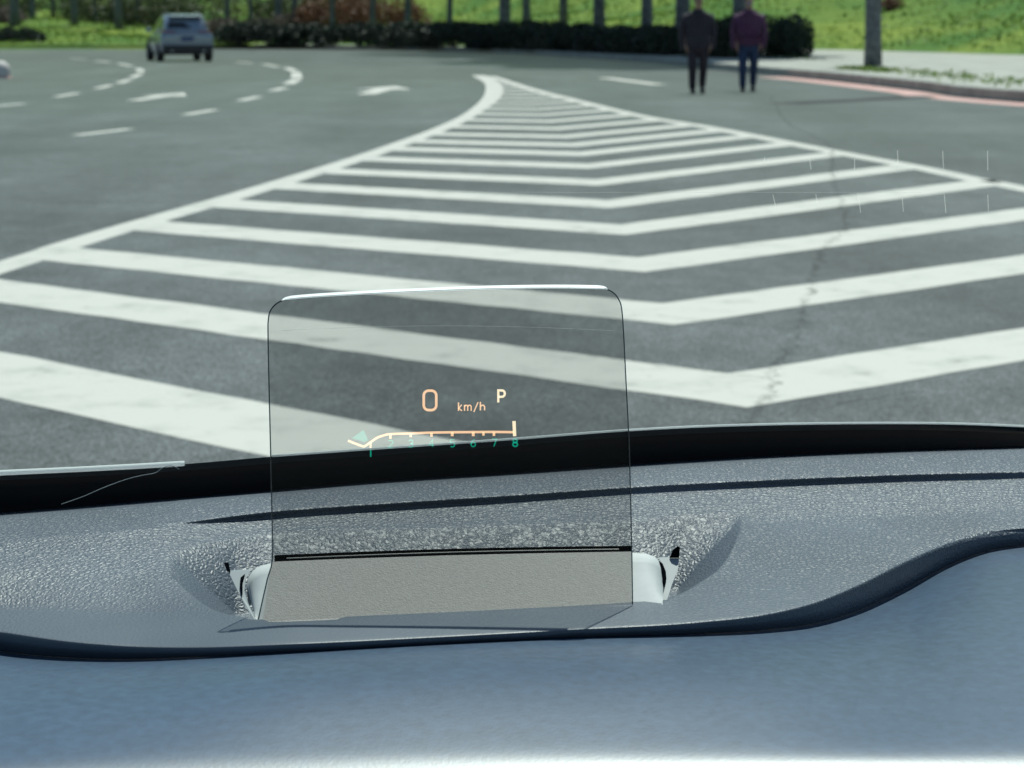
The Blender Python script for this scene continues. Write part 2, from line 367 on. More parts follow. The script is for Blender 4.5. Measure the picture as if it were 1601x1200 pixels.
A, B = G(1442, 151), G(1222, 162.5)
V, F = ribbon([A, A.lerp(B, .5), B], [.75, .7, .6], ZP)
tag(mesh('painted_shadow_strip', V, F, M['shadow_tone']), kind='structure')  # long thin cast shadow, laid on the road as a dark strip
mh = MB()
ms = G(1437, 150.5); mh.add([(ms.x+.25*math.cos(a*.628), ms.y+.5*math.sin(a*.628), ZP+.0008) for a in range(10)], [tuple(range(10))])
tag(mh.build('dark_oval', M['dark_tone']), kind='structure')  # plain dark oval at the kerb end of the strip
# ================================================================== VEGETATION
def leaves(P, size, squash=.6, seed=0):
    r = np.random.default_rng(seed); n = len(P)
    a = r.normal(size=(n, 3)); a /= np.linalg.norm(a, axis=1)[:, None]
    b = np.cross(a, r.normal(size=(n, 3))); b /= np.linalg.norm(b, axis=1)[:, None]
    s = size*(.6+.8*r.random((n, 1))); a = a*s; b = b*s*squash
    V = np.stack([P-a, P+b*.9, P+a, P-b*.9], 1).reshape(-1, 3)
    F = np.arange(4*n).reshape(-1, 4); return V, F
def fastmesh(name, V, F, m, parent=None, loc=None):
    me = bpy.data.meshes.new(name); me.vertices.add(len(V)); me.vertices.foreach_set('co', np.asarray(V, np.float32).ravel())
    n = len(F); me.loops.add(n*4); me.loops.foreach_set('vertex_index', F.ravel().astype(np.int32)); me.polygons.add(n)
    me.polygons.foreach_set('loop_start', np.arange(0, 4*n, 4, dtype=np.int32)); me.update(calc_edges=True)
    me.materials.append(m); o = bpy.data.objects.new(name, me)
    if loc is not None: o.location = loc
    return link(o, parent)
def blobs(n, C, Rr, shell=.55, seed=0):       # points in the shells of many clumps
    r = np.random.default_rng(seed); C = np.asarray(C, float); Rr = np.asarray(Rr, float)
    vol = (Rr.prod(1) if Rr.ndim == 2 else Rr**3); k = r.choice(len(C), n, p=vol**.7/(vol**.7).sum())
    d = r.normal(size=(n, 3)); d /= np.linalg.norm(d, axis=1)[:, None]; rad = shell+(1-shell)*r.random((n, 1))**.6
    RR = Rr[k] if Rr.ndim == 2 else Rr[k][:, None]
    return C[k]+d*rad*RR
M['hedge'] = leafmat('hedge_leaf', (.006, .018, .012), (.02, .042, .02), .1)
M['bushg'] = leafmat('bush_leaf', (.009, .022, .014), (.03, .055, .025), .1)
M['spring'] = leafmat('spring_leaf', (.07, .16, .02), (.20, .28, .04), .3)
M['olive'] = leafmat('olive_leaf', (.035, .055, .02), (.1, .11, .04), .2)
M['brown'] = leafmat('brown_leaf', (.1, .045, .025), (.24, .1, .05), .2)
M['dry'] = leafmat('dry_leaf', (.1, .08, .07), (.22, .17, .14), .2)
M['pine'] = leafmat('crown_leaf', (.012, .03, .012), (.035, .07, .025), .1)
def shrub(name, p, w, h, m, label, cat, n=2500, size=.07, group=None, seed=0, depth=None, long=None):
    """p = centre of the base, w = width, h = height; many overlapping clumps"""
    t = empty(name, p, label, cat, group); r = random.Random(seed)
    dpt = depth or w*.8; nb = max(7, int(7*w/max(h, .4)))
    C = []; Rr = []
    for i in range(nb):
        x = r.uniform(-.5, .5)*w*.8; y = r.uniform(-.5, .5)*dpt*.8; k = math.sqrt(max(0, 1-(2*x/w)**2*.8))
        rr = h*r.uniform(.22, .36); C.append((x, y, max(rr*.7, (h-rr)*k*r.uniform(.55, 1)))); Rr.append((rr*1.2, rr*1.2, rr))
        C.append((x*1.05, y, rr*.8)); Rr.append((rr*1.2, rr*1.2, rr))
    P = blobs(n, C, Rr, .45, seed); P = P[P[:, 2] > .01]
    V, F = leaves(P, size, .6, seed); fastmesh('foliage', V, F, m, t)
    s = MB()
    for i in range(5):
        a = r.uniform(0, 6.28); x, y = r.uniform(-.3, .3)*w, r.uniform(-.2, .2)*dpt
        s.tube([(x*.4, y*.4, -.05), (x*.7, y*.7, h*.35), (x+.1*math.cos(a), y+.1*math.sin(a), h*.7)], [.03, .02, .008], 6)
    s.build('stem', M['limb'], t); return t
def hedge(pts, w, h, label, seed=0, n=9000):
    P0 = [Vector(p) for p in pts]; c = P0[len(P0)//2].copy()
    t = empty('hedge', c, label, 'hedge', 'clipped hedges along the far kerb'); r = random.Random(seed)
    D = densify(P0, 14); C = []; Rr = []
    for p in D:
        for k in range(2):
            C.append(p-c+Vector((r.uniform(-.25, .25)*w, r.uniform(-.3, .3)*w, h*r.choice((.28, .5, .68))*r.uniform(.85, 1.1))))
            Rr.append((w*.5, w*.5, h*.38))
    P = blobs(n, C, Rr, .5, seed); P[:, 2] = np.clip(P[:, 2], .02, 10); V, F = leaves(P, .09, .6, seed)
    fastmesh('foliage', V, F, M['hedge'], t)
    for p in D[::3]:
        q = p-c; s = MB(); s.tube([(q.x, q.y, -.05), (q.x+.05, q.y, h*.6)], [.03, .015], 5); s.build('stem', M['limb'], t)
hedge([G(360, 69.5, .2), G(480, 70.5, .2), G(640, 72, .2)], 1.4, 1.05, 'dark clipped hedge behind the far kerb below the orange-brown shrubs', 1, 14000)
hedge([G(645, 72.5, .2), G(760, 75, .2), G(880, 78.5, .2)], 1.5, 1.1, 'dark clipped hedge beyond the tip of the chevron marking', 2, 14000)
hedge([G(884, 79, .2), G(960, 82, .2), G(1050, 86, .2)], 1.3, .95, 'dark clipped hedge at the roadside just left of the two people', 3, 14000)
shrub('bush', G(1192, 89.5, .19), 2.9, 1.62, M['bushg'], 'large rounded dark bush behind the person in the purple jacket', 'bush', 9000, .07, seed=4)
shrub('bush', G(1118, 89, .19), 2.0, 1.25, M['bushg'], 'smaller dark bush seen between the two people', 'bush', 5000, .07, seed=5)
shrub('bush', G(22, 69, .2), 3.6, .95, M['hedge'], 'low dark bush at the far left road edge', 'bush', 5000, .08, seed=6)
p = G(1402, 74, .2); p = Vector((p.x*1.02, p.y*1.03, 0)); p.z = hill_z(p.x, p.y)
shrub('bush', p, 1.05, .75, M['brown'], 'small brown bush alone on the green slope right of the thick trunk', 'bush', 1800, .05, seed=8)
k = 0
for u, m_, w, h, lab in ((515, 'brown', 3.4, 2.6, 'orange-brown shrub, left one behind the dark hedge'), (570, 'brown', 3.6, 3.0, 'orange-brown shrub, middle one behind the dark hedge'),
                         (622, 'brown', 3.0, 2.5, 'orange-brown shrub, right one behind the dark hedge'), (350, 'dry', 2.4, 1.7, 'pinkish dry shrub right of the silver car'),
                         (405, 'dry', 2.8, 1.5, 'pinkish dry shrub between the silver car and the orange-brown shrubs'), (452, 'dry', 2.2, 1.7, 'dry shrub at the left end of the orange-brown shrubs'),
                         (10, 'dry', 3.0, 1.3, 'dry pinkish shrub at the left edge above the low dark bush')):
    q = G(u, 66.5, .2); q = Vector((q.x, 124 if u > 100 else 127, 0)); q.x = (u-800.5)/FPX*q.y; q.z = hill_z(q.x, q.y)-.1
    shrub('shrub', q, w, h, M[m_], lab, 'shrub', 3200, .09, seed=20+k); k += 1
def tree(u, y, r0, H, label, crown=None, flare=1.3, lean=0, name='tree', nleaf=5000, z=None, seed=0, cb=3.2, cw=2.6):
    x = (u-800.5)/FPX*y*1.003; r = random.Random(seed)
    zz = hill_z(x, y)-.1 if z is None else z
    t = empty(name, (x, y, zz), label, 'tree', 'trees behind the road')
    tr = MB(); pts = []; rd_ = []
    for i in range(12):
        f = i/11; pts.append((lean*f*H+.05*math.sin(f*5+seed), .04*math.cos(f*6+seed), f*H)); rd_.append(r0*(1-.65*f)*(flare if i == 0 else 1))
    tr.tube(pts, rd_, 12, jit=.06); tr.build('trunk', M['bark'], t, True)
    br = MB()
    for i in range(16):
        f = r.uniform(.4, .95); a = r.uniform(0, 6.28); L = H*.28*(1.2-f)+.5; b0 = Vector((lean*f*H, 0, f*H)); d = Vector((math.cos(a), math.sin(a), r.uniform(.4, 1.0)))
        b1 = b0+d*L*.5; b2 = b0+d*L+Vector((0, 0, .3)); br.tube([b0, b1, b2], [r0*.3*(1.1-f)+.015, r0*.18*(1.1-f)+.01, .006], 5)
        for j in range(3):
            e = b1+Vector((r.uniform(-1, 1), r.uniform(-1, 1), r.uniform(.1, 1)))*L*.4; br.tube([b1, e], [.015, .004], 4)
    br.build('limb', M['limb'], t)
    if crown:
        C = []; Rr = []
        for i in range(26):
            f = i/25; a = r.uniform(0, 6.28); d = cw*(1-.75*f)*r.uniform(.1, .8)
            C.append((math.cos(a)*d, math.sin(a)*d, cb+cw*.4+(H+.6-cb-cw*.4)*f)); q = cw*.36*(1.15-.5*f); Rr.append((q, q, q*.75))
        V, F = leaves(blobs(nleaf, C, Rr, .3, seed), .33, .6, seed); fastmesh('crown', V, F, M[crown], t)
    return t
EXTRA_TREES = [  # u, distance, radius, label
 (38, 124, .28, 'blue-grey tree trunk at the far left above the low dark bush'), (64, 131, .17, 'thin grey tree second from the left edge'), (95, 140, .14, 'thin tree third from the left edge'),
 (128, 126, .22, 'grey tree midway between the left edge and the silver car'), (160, 137, .13, 'thin dark tree left of the silver car in the second row'), (197, 125, .24, 'blue-grey tree closest to the left side of the silver car'),
 (226, 134, .12, 'thin tree just behind the left side of the silver car'), (268, 138, .14, 'thin tree above the silver car roof'), (362, 129, .2, 'grey tree right of the silver car'), (398, 134, .15, 'thin tree among the pinkish dry shrubs'),
 (442, 126, .25, 'dark blue-grey tree at the right of the pinkish dry shrubs'), (468, 124, .18, 'tree trunk beside the left orange-brown shrub')]
for i, (u, y, r0, lab) in enumerate(EXTRA_TREES): tree(u, y, r0, 8+random.random()*4, lab, seed=30+i)
for i, (u, y, r0, lab, cr_) in enumerate((
 (526, 119, .17, 'pale grey trunk in front of the left orange-brown shrub', None), (588, 118, .17, 'pale grey trunk in front of the middle orange-brown shrub', None), (641, 117, .2, 'pale grey trunk at the right end of the orange-brown shrubs', None),
 (704, 112, .17, 'slim trunk beyond the tip of the chevron marking', None), (788, 100, .3, 'thick blue-grey trunk right beyond the chevron tip', 'olive'), (822, 108, .22, 'grey trunk just right of the thick blue-grey trunk', None),
 (880, 98, .18, 'slim dark trunk above the dark hedge, third right of the chevron tip', 'pine'), (936, 94, .24, 'blue-grey trunk above the hedge left of the people', 'pine'), (1009, 82, .22, 'grey trunk nearest left of the person in dark clothes', 'pine'),
 (1062, 76, .26, 'blue-grey trunk directly behind the person in dark clothes', 'pine'), (1148, 73, .24, 'grey trunk behind the person in the purple jacket', 'pine'))):
    tree(u, y, r0, 33 if u > 860 else 13, lab, crown=cr_ or 'olive', seed=60+i, cb=9.0 if u > 860 else 5.0, cw=(4.5 if u > 1100 else 7.5) if u > 860 else 2.4, nleaf=20000 if u > 860 else 4000)
p = G(1354, 103, .19)
t = tree(1354, p.y, .215, 8.5, 'thick bluish grey trunk standing on the pavement at the right', seed=90, z=.185, lean=-.004, flare=1.08)
# grass tufts round the trunk foot and on the pavement: uncountable
P = []
for u, v, s, n in ((1335, 108, .5, 160), (1366, 110, .6, 220), (1385, 112, .5, 90), (1450, 115, .9, 60), (1475, 119, .8, 80), (1500, 121, .8, 60), (1560, 130, .9, 80), (1590, 128, .8, 60), (1420, 113, .7, 30), (1250, 92, 1.2, 60)):
    c = G(u, v, .19)
    for i in range(n): P.append((c.x+rng.normal()*s*.4, c.y+rng.normal()*s*1.3, .19+rng.random()*.07))
V, F = leaves(np.array(P), .055, .35, 3); tag(fastmesh('weeds', V, F, M['spring']), 'tufts of weeds growing on the pavement round the trunk', 'weeds', kind='stuff')
# rough grass and undergrowth on the slope
P = []
while len(P) < 42000:
    x = rng.uniform(-60, 40); y = rng.uniform(60, 160)
    i = np.abs(gx-x).argmin(); j = np.abs(gy-y).argmin()
    if dm[j, i] < .2 or abs(x) > .27*y+3: continue
    P.append((x, y, Z[j, i]+rng.random()*.12))
V, F = leaves(np.array(P), .12, .4, 5); tag(fastmesh('rough_grass', V, F, M['spring']), 'rough green grass covering the slope', 'grass', kind='stuff')
P = []; rr = random.Random(3)
for c in range(90):
    x = rr.uniform(-48, -8); y = rr.uniform(129, 146); zc = hill_z(x, y); s = rr.uniform(.8, 1.9)
    q = rng.normal(size=(420, 3)); q /= np.linalg.norm(q, axis=1)[:, None]; q *= rng.random((420, 1))**.4*s
    P.append(q*np.array([1, 1, .9])+np.array([x, y, zc+s*.8]))
V, F = leaves(np.concatenate(P), .12, .5, 6); tag(fastmesh('undergrowth', V, F, M['olive']), 'olive undergrowth of the wood behind the trees', 'undergrowth', kind='stuff')
# ================================================================== BOLLARD at left edge
b = empty('bollard', G(2, 122), 'pale rounded stone bollard at the left edge of the picture', 'bollard')
mb = MB(); mb.tube([(0, 0, 0), (0, 0, .05), (0, 0, .2), (0, 0, .31), (0, 0, .37), (0, 0, .39)], [.17, .2, .21, .17, .09, .02], 16)
mb.build('stone_ball', mat('pale_stone', (.55, .5, .48), .7, col2=(.68, .64, .62), nscale=6), b, True)
mb = MB(); mb.tube([(0, 0, 0), (0, 0, .045)], [.24, .22], 16); mb.build('base_ring', M['red'], b)
# ================================================================== CAR
M['carpaint'] = mat('silver_blue_paint', (.24, .29, .36), .22, .5, .35, coat=.6)
M['blk'] = mat('black_plastic', (.012, .014, .017), .5)
M['glassd'] = mat('dark_glass', (.008, .012, .016), .06, .6)
M['lampr'] = mat('red_lens', (.25, .015, .015), .15, coat=.5)
M['rubber'] = mat('rubber', (.015, .015, .016), .8)
M['alloy'] = mat('alloy', (.4, .42, .44), .35, metal=.8)
M['plate'] = mat('blue_plate', (.02, .06, .2), .4)
def loft(secs):
    """secs: list of (y, [(halfwidth, z), ...]) bottom to top; mirrored; closed loops"""
    m_ = MB(); n = len(secs[0][1])*2
    for y, s in secs:
        m_.v += [(w, y, z) for w, z in s]+[(-w, y, z) for w, z in reversed(s)]
    for i in range(len(secs)-1):
        for k in range(n): m_.f.append((i*n+k, (i+1)*n+k, (i+1)*n+(k+1) % n, i*n+(k+1) % n))
    m_.f.append(tuple(range(n))); m_.f.append(tuple((len(secs)-1)*n+k for k in range(n-1, -1, -1))); return m_
def make_car(p, rz):
    c = empty('car', p, 'silver-blue hatchback car driving away on the left side of the road', 'car', rz=rz); c.scale = (.94, .94, .96)
    # origin under the middle of the rear bumper, nose towards +Y
    lo = [(0.0, [(.60, .36), (.80, .42), (.86, .58), (.86, .72), (.82, .86), (.74, .94)]),
          (.06, [(.62, .30), (.86, .36), (.915, .58), (.91, .76), (.86, .96), (.74, 1.0)]),
          (.25, [(.62, .26), (.88, .32), (.935, .60), (.93, .80), (.87, 1.0), (.76, 1.03)]),
          (1.1, [(.62, .22), (.86, .27), (.935, .58), (.94, .80), (.87, 1.0), (.74, 1.02)]),
          (2.3, [(.62, .22), (.86, .27), (.925, .56), (.93, .78), (.86, .98), (.72, 1.0)]),
          (3.2, [(.62, .22), (.86, .27), (.925, .54), (.93, .74), (.84, .94), (.66, .98)]),
          (4.0, [(.62, .24), (.84, .30), (.90, .50), (.88, .68), (.78, .82), (.58, .88)]),
          (4.35, [(.50, .28), (.66, .34), (.74, .48), (.72, .60), (.64, .70), (.48, .74)])]
    body = loft(lo).build('body', M['carpaint'], c, True); bevel(body, .02)
    up = [(.08, [(.72, .98), (.735, 1.02), (.70, 1.06), (.5, 1.07)]),
          (.32, [(.74, .98), (.76, 1.12), (.66, 1.38), (.48, 1.42)]),
          (.50, [(.74, .98), (.77, 1.14), (.62, 1.52), (.44, 1.58)]),
          (1.2, [(.74, .98), (.79, 1.14), (.63, 1.56), (.42, 1.615)]),
          (2.0, [(.74, .98), (.79, 1.12), (.62, 1.54), (.42, 1.60)]),
          (2.6, [(.72, .98), (.76, 1.08), (.58, 1.42), (.42, 1.48)]),
          (3.3, [(.62, .95), (.64, .97), (.50, .98), (.40, .99)])]
    loft(up).build('cabin', M['carpaint'], c, True)
    g = MB()   # rear window, on the slope of the hatch
    g.add([(-.60, .115, 1.10), (.60, .115, 1.10), (.66, .14, 1.2), (.52, .375, 1.455), (-.52, .375, 1.455), (-.66, .14, 1.2),
           (-.60, .165, 1.10), (.60, .165, 1.10), (.52, .42, 1.455), (-.52, .42, 1.455)], [(0, 1, 2, 3, 4, 5), (0, 6, 7, 1), (1, 7, 8, 3, 2), (3, 8, 9, 4), (4, 9, 6, 0, 5), (6, 9, 8, 7)])
    g.build('rear_window', M['glassd'], c)
    for s in (-1, 1):
        w = MB(); w.add([(s*.787, .75, 1.12), (s*.806, 1.55, 1.12), (s*.68, 1.5, 1.5), (s*.69, .78, 1.44)], [(0, 1, 2, 3)]); w.build('side_window', M['glassd'], c)
        w = MB(); w.add([(s*.806, 1.62, 1.12), (s*.79, 2.5, 1.1), (s*.66, 2.2, 1.48), (s*.68, 1.58, 1.5)], [(0, 1, 2, 3)]); w.build('side_window', M['glassd'], c)
    w = MB(); w.add([(-.62, 3.2, 1.0), (.62, 3.2, 1.0), (.56, 2.58, 1.44), (-.56, 2.58, 1.44)], [(0, 1, 2, 3)]); w.build('front_window', M['glassd'], c)
    sp_ = MB(); sp_.box((0, .38, 1.545), (1.14, .34, .045), rx=R(8)); bevel(sp_.build('roof_spoiler', M['carpaint'], c), .015)
    for s in (-1, 1):
        r_ = MB(); r_.tube([(s*.56, .75, 1.60), (s*.57, 1.3, 1.64), (s*.56, 2.0, 1.61)], .018, 6); r_.build('roof_rail', M['alloy'], c)
        l_ = MB(); l_.add([(s*.42, .035, .92), (s*.80, .05, .90), (s*.90, .30, .93), (s*.89, .30, 1.03), (s*.80, .045, 1.04), (s*.42, .03, 1.02),
                           (s*.42, .12, .92), (s*.80, .14, .90), (s*.80, .14, 1.04), (s*.42, .12, 1.02)],
                          [(0, 1, 4, 5), (1, 2, 3, 4), (0, 5, 9, 6), (5, 4, 8, 9), (0, 6, 7, 1), (6, 9, 8, 7), (3, 2, 7, 8), (3, 8, 4), (2, 1, 7)])
        l_.build('tail_light', M['lampr'], c)
        m_ = MB(); m_.box((s*.99, 2.55, 1.07), (.2, .12, .15), taper=.8); bevel(m_.build('wing_mirror', M['carpaint'], c), .03)
        for y in (.85, 3.45):
            wh = empty_part('wheel', c, (s*.84, y, .34))
            tb = MB(); tb.tube([(-.115, 0, 0), (-.09, 0, 0), (.09, 0, 0), (.115, 0, 0)], [.31, .345, .345, .31], 28)
            tb.build('tyre', M['rubber'], wh, True)
            rb = MB(); rb.tube([(s*.118, 0, 0), (s*.124, 0, 0)], [.08, .07], 14)
            for q in range(5):
                a = q*1.2566; rb.box((s*.12, .12*math.cos(a), .12*math.sin(a)), (.012, .05, .05))
                rb.tube([(s*.12, .05*math.cos(a), .05*math.sin(a)), (s*.12, .2*math.cos(a), .2*math.sin(a))], .022, 6)
            rb.build('rim', M['alloy'], wh)
    bu = MB(); bu.box((0, -.01, .42), (1.66, .15, .27), taper=1.05); bevel(bu.build('bumper', M['blk'], c), .04)
    pl = MB(); pl.box((0, -.012, .78), (.44, .02, .14)); pl.build('number_plate', M['plate'], c)
    gr = MB(); gr.box((0, .005, .88), (.9, .035, .03)); gr.build('chrome_strip', M['alloy'], c)
    for s in (-1, 1):
        e = MB(); e.tube([(s*.55, -.09, .36), (s*.55, .05, .36)], .04, 10); e.build('exhaust_pipe', M['alloy'], c)
    wp = MB(); wp.box((.12, .155, 1.15), (.5, .015, .015)); wp.build('wiper', M['blk'], c)
def empty_part(name, parent, loc):
    o = bpy.data.objects.new(name, None); o.empty_display_size = .1; o.location = loc; return link(o, parent)
make_car(G(294, 96.5), R(17))
# ================================================================== PEOPLE (walking towards us)
def skinned(name, joints, edges, m, parent, sub=2, root=0):
    me = bpy.data.meshes.new('tmp'); me.from_pydata([j[:3] for j in joints], edges, []); o = bpy.data.objects.new('tmp', me); S.collection.objects.link(o)
    md = o.modifiers.new('s', 'SKIN'); md.use_smooth_shade = True
    for i, j in enumerate(joints):
        sv = me.skin_vertices[0].data[i]; rr = j[3]; sv.radius = rr if isinstance(rr, tuple) else (rr, rr); sv.use_root = (i == root)
    if sub: ss = o.modifiers.new('u', 'SUBSURF'); ss.levels = sub; ss.render_levels = sub
    dg = bpy.context.evaluated_depsgraph_get(); nm = bpy.data.meshes.new_from_object(o.evaluated_get(dg)); nm.name = name
    bpy.data.objects.remove(o); nm.materials.clear(); nm.materials.append(m)
    nm.polygons.foreach_set('use_smooth', [True]*len(nm.polygons)); return link(bpy.data.objects.new(name, nm), parent)
M['skin'] = mat('skin', (.42, .25, .18), .5)
def person(p, rz, label, jacket, trouser, shoe, hairc, stride, mask=None, cap=None, jl=.66, sc=.975):
    t = empty('person', p, label, 'person', rz=rz); t.scale = (sc,)*3
    # the figure faces -Y; s=-1 is its own right side
    LA = (-.10, -.16*stride, .05); RA = (.10, .20*stride, .09)      # ankles
    LK = (-.105, -.16*stride-.02, .47); RK = (.10, .03*stride-.04, .48)
    J = [(0, 0, .93, (.15, .11)), (0, -.005, 1.12, (.145, .10)), (0, .0, 1.30, (.16, .11)), (0, .01, 1.40, (.07, .06)), (0, 0, 1.50, .052), (0, -.015, 1.58, (.065, .075)), (0, -.01, 1.67, (.076, .092)), (0, 0, 1.74, (.05, .06)),
         (-.10, 0, .86, .085), (*LK, .055), (*LA, .038), (LA[0]-.01, LA[1]-.14, .03, .035),
         (.10, 0, .86, .085), (*RK, .055), (*RA, .038), (RA[0]+.01, RA[1]-.13, .035, .035),
         (-.175, .01, 1.35, .042), (-.235, .05, 1.12, .042), (-.22, -.06*stride, .90, .030), (-.215, -.08*stride, .83, .028),
         (.175, .01, 1.35, .042), (.235, .03, 1.12, .042), (.22, .05*stride-.05, .90, .030), (.215, .04*stride-.07, .83, .028),
         (0, -.10, 1.62, .014), (-.075, 0, 1.62, .014), (.075, 0, 1.62, .014)]
    E = [(0, 1), (1, 2), (2, 3), (3, 4), (4, 5), (5, 6), (6, 7), (0, 8), (8, 9), (9, 10), (10, 11), (0, 12), (12, 13), (13, 14), (14, 15), (3, 16), (16, 17), (17, 18), (18, 19), (3, 20), (20, 21), (21, 22), (22, 23), (5, 24), (6, 25), (6, 26)]
    for s, hx, hy in ((-1, -.215, -.08*stride), (1, .215, .04*stride-.07)):     # fingers and thumb
        hi = 19 if s < 0 else 23
        for k in range(4):
            L = (.065, .075, .07, .055)[k]; yy = hy-.03+.02*k; i = len(J)
            J += [(hx, yy, .79, .0095), (hx-s*.012, yy-.004, .79-L*.6, .0085), (hx-s*.028, yy-.006, .79-L, .007)]; E += [(hi, i), (i, i+1), (i+1, i+2)]
        i = len(J); J += [(hx-s*.012, hy-.04, .815, .011), (hx-s*.02, hy-.06, .78, .009)]; E += [(hi, i), (i, i+1)]
    skinned('body', J, E, M['skin'], t)
    TJ = [(0, 0, .97, (.165, .125)), (0, 0, .88, (.17, .125)), (-.10, 0, .78, .11), (LK[0], LK[1], LK[2], .085), (LA[0], LA[1]+.005, .05, .066), (.10, 0, .78, .11), (RK[0], RK[1], RK[2], .085), (RA[0], RA[1], .09, .066)]
    skinned('trousers', TJ, [(0, 1), (1, 2), (2, 3), (3, 4), (1, 5), (5, 6), (6, 7)], trouser, t)
    b0 = 1.46-jl
    JJ = [(0, 0, b0, (.27, .18)), (0, 0, (b0+1.2)/2, (.265, .18)), (0, 0, 1.2, (.25, .17)), (0, .0, 1.34, (.225, .15)), (0, .005, 1.45, (.14, .11)), (0, .005, 1.54, (.085, .085)),
          (-.23, .01, 1.36, .085), (-.285, .04, 1.12, .078), (-.262, -.045*stride, .77, .055), (.23, .01, 1.36, .085), (.285, .03, 1.12, .078), (.262, .04*stride-.04, .77, .055)]
    skinned('jacket', JJ, [(0, 1), (1, 2), (2, 3), (3, 4), (4, 5), (3, 6), (6, 7), (7, 8), (3, 9), (9, 10), (10, 11)], jacket, t, root=2)
    for A in (LA, RA):
        skinned('shoe', [(A[0], A[1]+.035, A[2]-.002, .055), (A[0], A[1]-.05, .05, .055), (A[0], A[1]-.16, .042, .048)], [(0, 1), (1, 2)], shoe, t, 1)
    skinned('hair', [(0, .03, 1.64, (.082, .07)), (0, .03, 1.72, (.085, .085)), (0, 0, 1.775, (.06, .06))], [(0, 1), (1, 2)], hairc, t, 2)
    if mask: skinned('face_mask', [(0, -.075, 1.60, (.055, .03)), (0, -.085, 1.63, (.058, .03))], [(0, 1)], mask, t, 1)
    if cap: skinned('hat', [(0, 0, 1.72, (.10, .11)), (0, 0, 1.78, (.085, .09)), (0, 0, 1.81, .04)], [(0, 1), (1, 2)], cap, t, 2)
    for s in (-1, 1): f = MB(); f.tube([(s*.03, -.098, 1.672), (s*.03, -.104, 1.672)], [.012, .008], 8); f.build('eye', M['blk'], t)
person(G(1090, 146), R(3), 'person in dark jacket and trousers walking on the road at the left of the pair', mat('dark_cloth', (.018, .015, .025), .8, col2=(.03, .022, .035), nscale=6), mat('dark_maroon_cloth', (.025, .016, .024), .8), M['blk'], M['blk'], .55, cap=mat('dark_green_cloth', (.03, .045, .03), .8), jl=.76, sc=.975)
person(G(1169, 143), R(-4), 'person in purple jacket, blue jeans and pale blue face mask walking on the road', mat('purple_cloth', (.075, .022, .07), .75, col2=(.10, .03, .085), nscale=6), mat('denim', (.018, .04, .10), .8), M['blk'], M['blk'], .9, mask=mat('mask_blue', (.2, .5, .7), .7), jl=.66, sc=.975)
# ================================================================== WINDSHIELD
A_ = [(-60, 743), (0, 740), (150, 733), (290, 725), (420, 714), (600, 701), (800, 687), (983, 673), (1100, 667), (1200, 664), (1350, 662), (1500, 663), (1601, 667), (1700, 672)]
B_ = [(-60, 812), (0, 807), (100, 799), (230, 788), (420, 772), (600, 757), (800, 744), (987, 731), (1200, 718), (1400, 709), (1601, 703), (1700, 700)]
ZB = CH-.335
us = np.linspace(-700, 3000, 160)
Bv = itp(B_, us); Av = itp(A_, us)
PB = [G(u, v, ZB) for u, v in zip(us, Bv)]
def on_plane_y(u, v, y):
    d = ray(u, v); return Vector((0, 0, CH))+d*(y/d.y)
PA = [on_plane_y(u, v, b_.y+.03) for u, v, b_ in zip(us, Av, PB)]
TOP = [p+Vector((-p.x*.12, -1.42, .76+.02*math.cos(p.x*2))) for p in PA]
ws = empty('windshield', (0, PB[64].y, ZB), 'wide raked windshield with a black border along its foot', 'windshield')
def wmesh(name, rows, m, **k):
    V = []; F = []; n = len(rows[0])
    for r_ in rows: V += [p-Vector(ws.location) for p in r_]
    for j in range(len(rows)-1):
        for i in range(n-1): F.append((j*n+i, j*n+i+1, (j+1)*n+i+1, (j+1)*n+i))
    return mesh(name, V, F, m, ws, True)
M['wglass'] = glassmat('windshield_glass', (.79, .895, .865), .006)
lift = lambda P, dz, dy=0: [p+Vector((0, dy, dz)) for p in P]
wmesh('glass', [PA]+[[a.lerp(b, t) for a, b in zip(PA, TOP)] for t in (.1, .25, .5, .75, 1)], M['wglass'])
M['frit'] = mat('black_ceramic', (.003, .010, .018), .6, .2, col2=(.006, .012, .018), nscale=60)
Dn = lift(PB, -.03, .10)
PM = [Vector((a.x, a.y+.055, a.z-.022)) for a in PA]
M['fritb'] = mat('dark_grained_border', (.028, .058, .078), .55, .3, col2=(.038, .075, .098), nscale=80, bump=.5, bscale=420, bdist=.0006)
PQ = [Vector((a.x, a.y+.03, a.z-.011)) for a in PA]
wmesh('black_border', [Dn, [Vector((a.x, a.y+.085, a.z-.05)) for a in PA], PM, PQ], M['frit'])
wmesh('grained_border', [PQ, PA], M['fritb'])
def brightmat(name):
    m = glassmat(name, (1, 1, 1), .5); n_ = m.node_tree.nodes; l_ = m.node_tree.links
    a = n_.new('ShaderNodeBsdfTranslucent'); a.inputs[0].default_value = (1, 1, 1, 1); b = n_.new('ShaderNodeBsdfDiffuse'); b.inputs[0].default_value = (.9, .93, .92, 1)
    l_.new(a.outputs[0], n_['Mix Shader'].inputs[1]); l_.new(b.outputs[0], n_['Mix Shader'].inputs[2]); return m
M['edge'] = brightmat('painted_glint')  # glint along the foot of the glass, put in as white tubes
def edge(i0, i1, h, nm='glint_strip'):
    V = []; F = []; n = 0
    uu = np.linspace(i0, i1, 120); av = itp(A_, uu); bv = itp(B_, uu); m_ = MB(); pts = []
    for u, v, v2 in zip(uu, av, bv):
        y = G(u, v2, ZB).y+.027; pts.append(on_plane_y(u, v-1.0, y)-Vector(ws.location))
    m_.tube(pts, h, 6); m_.build(nm, M['edge'], ws, True)
edge(-600, 288, .002); edge(425, 2950, .0009)
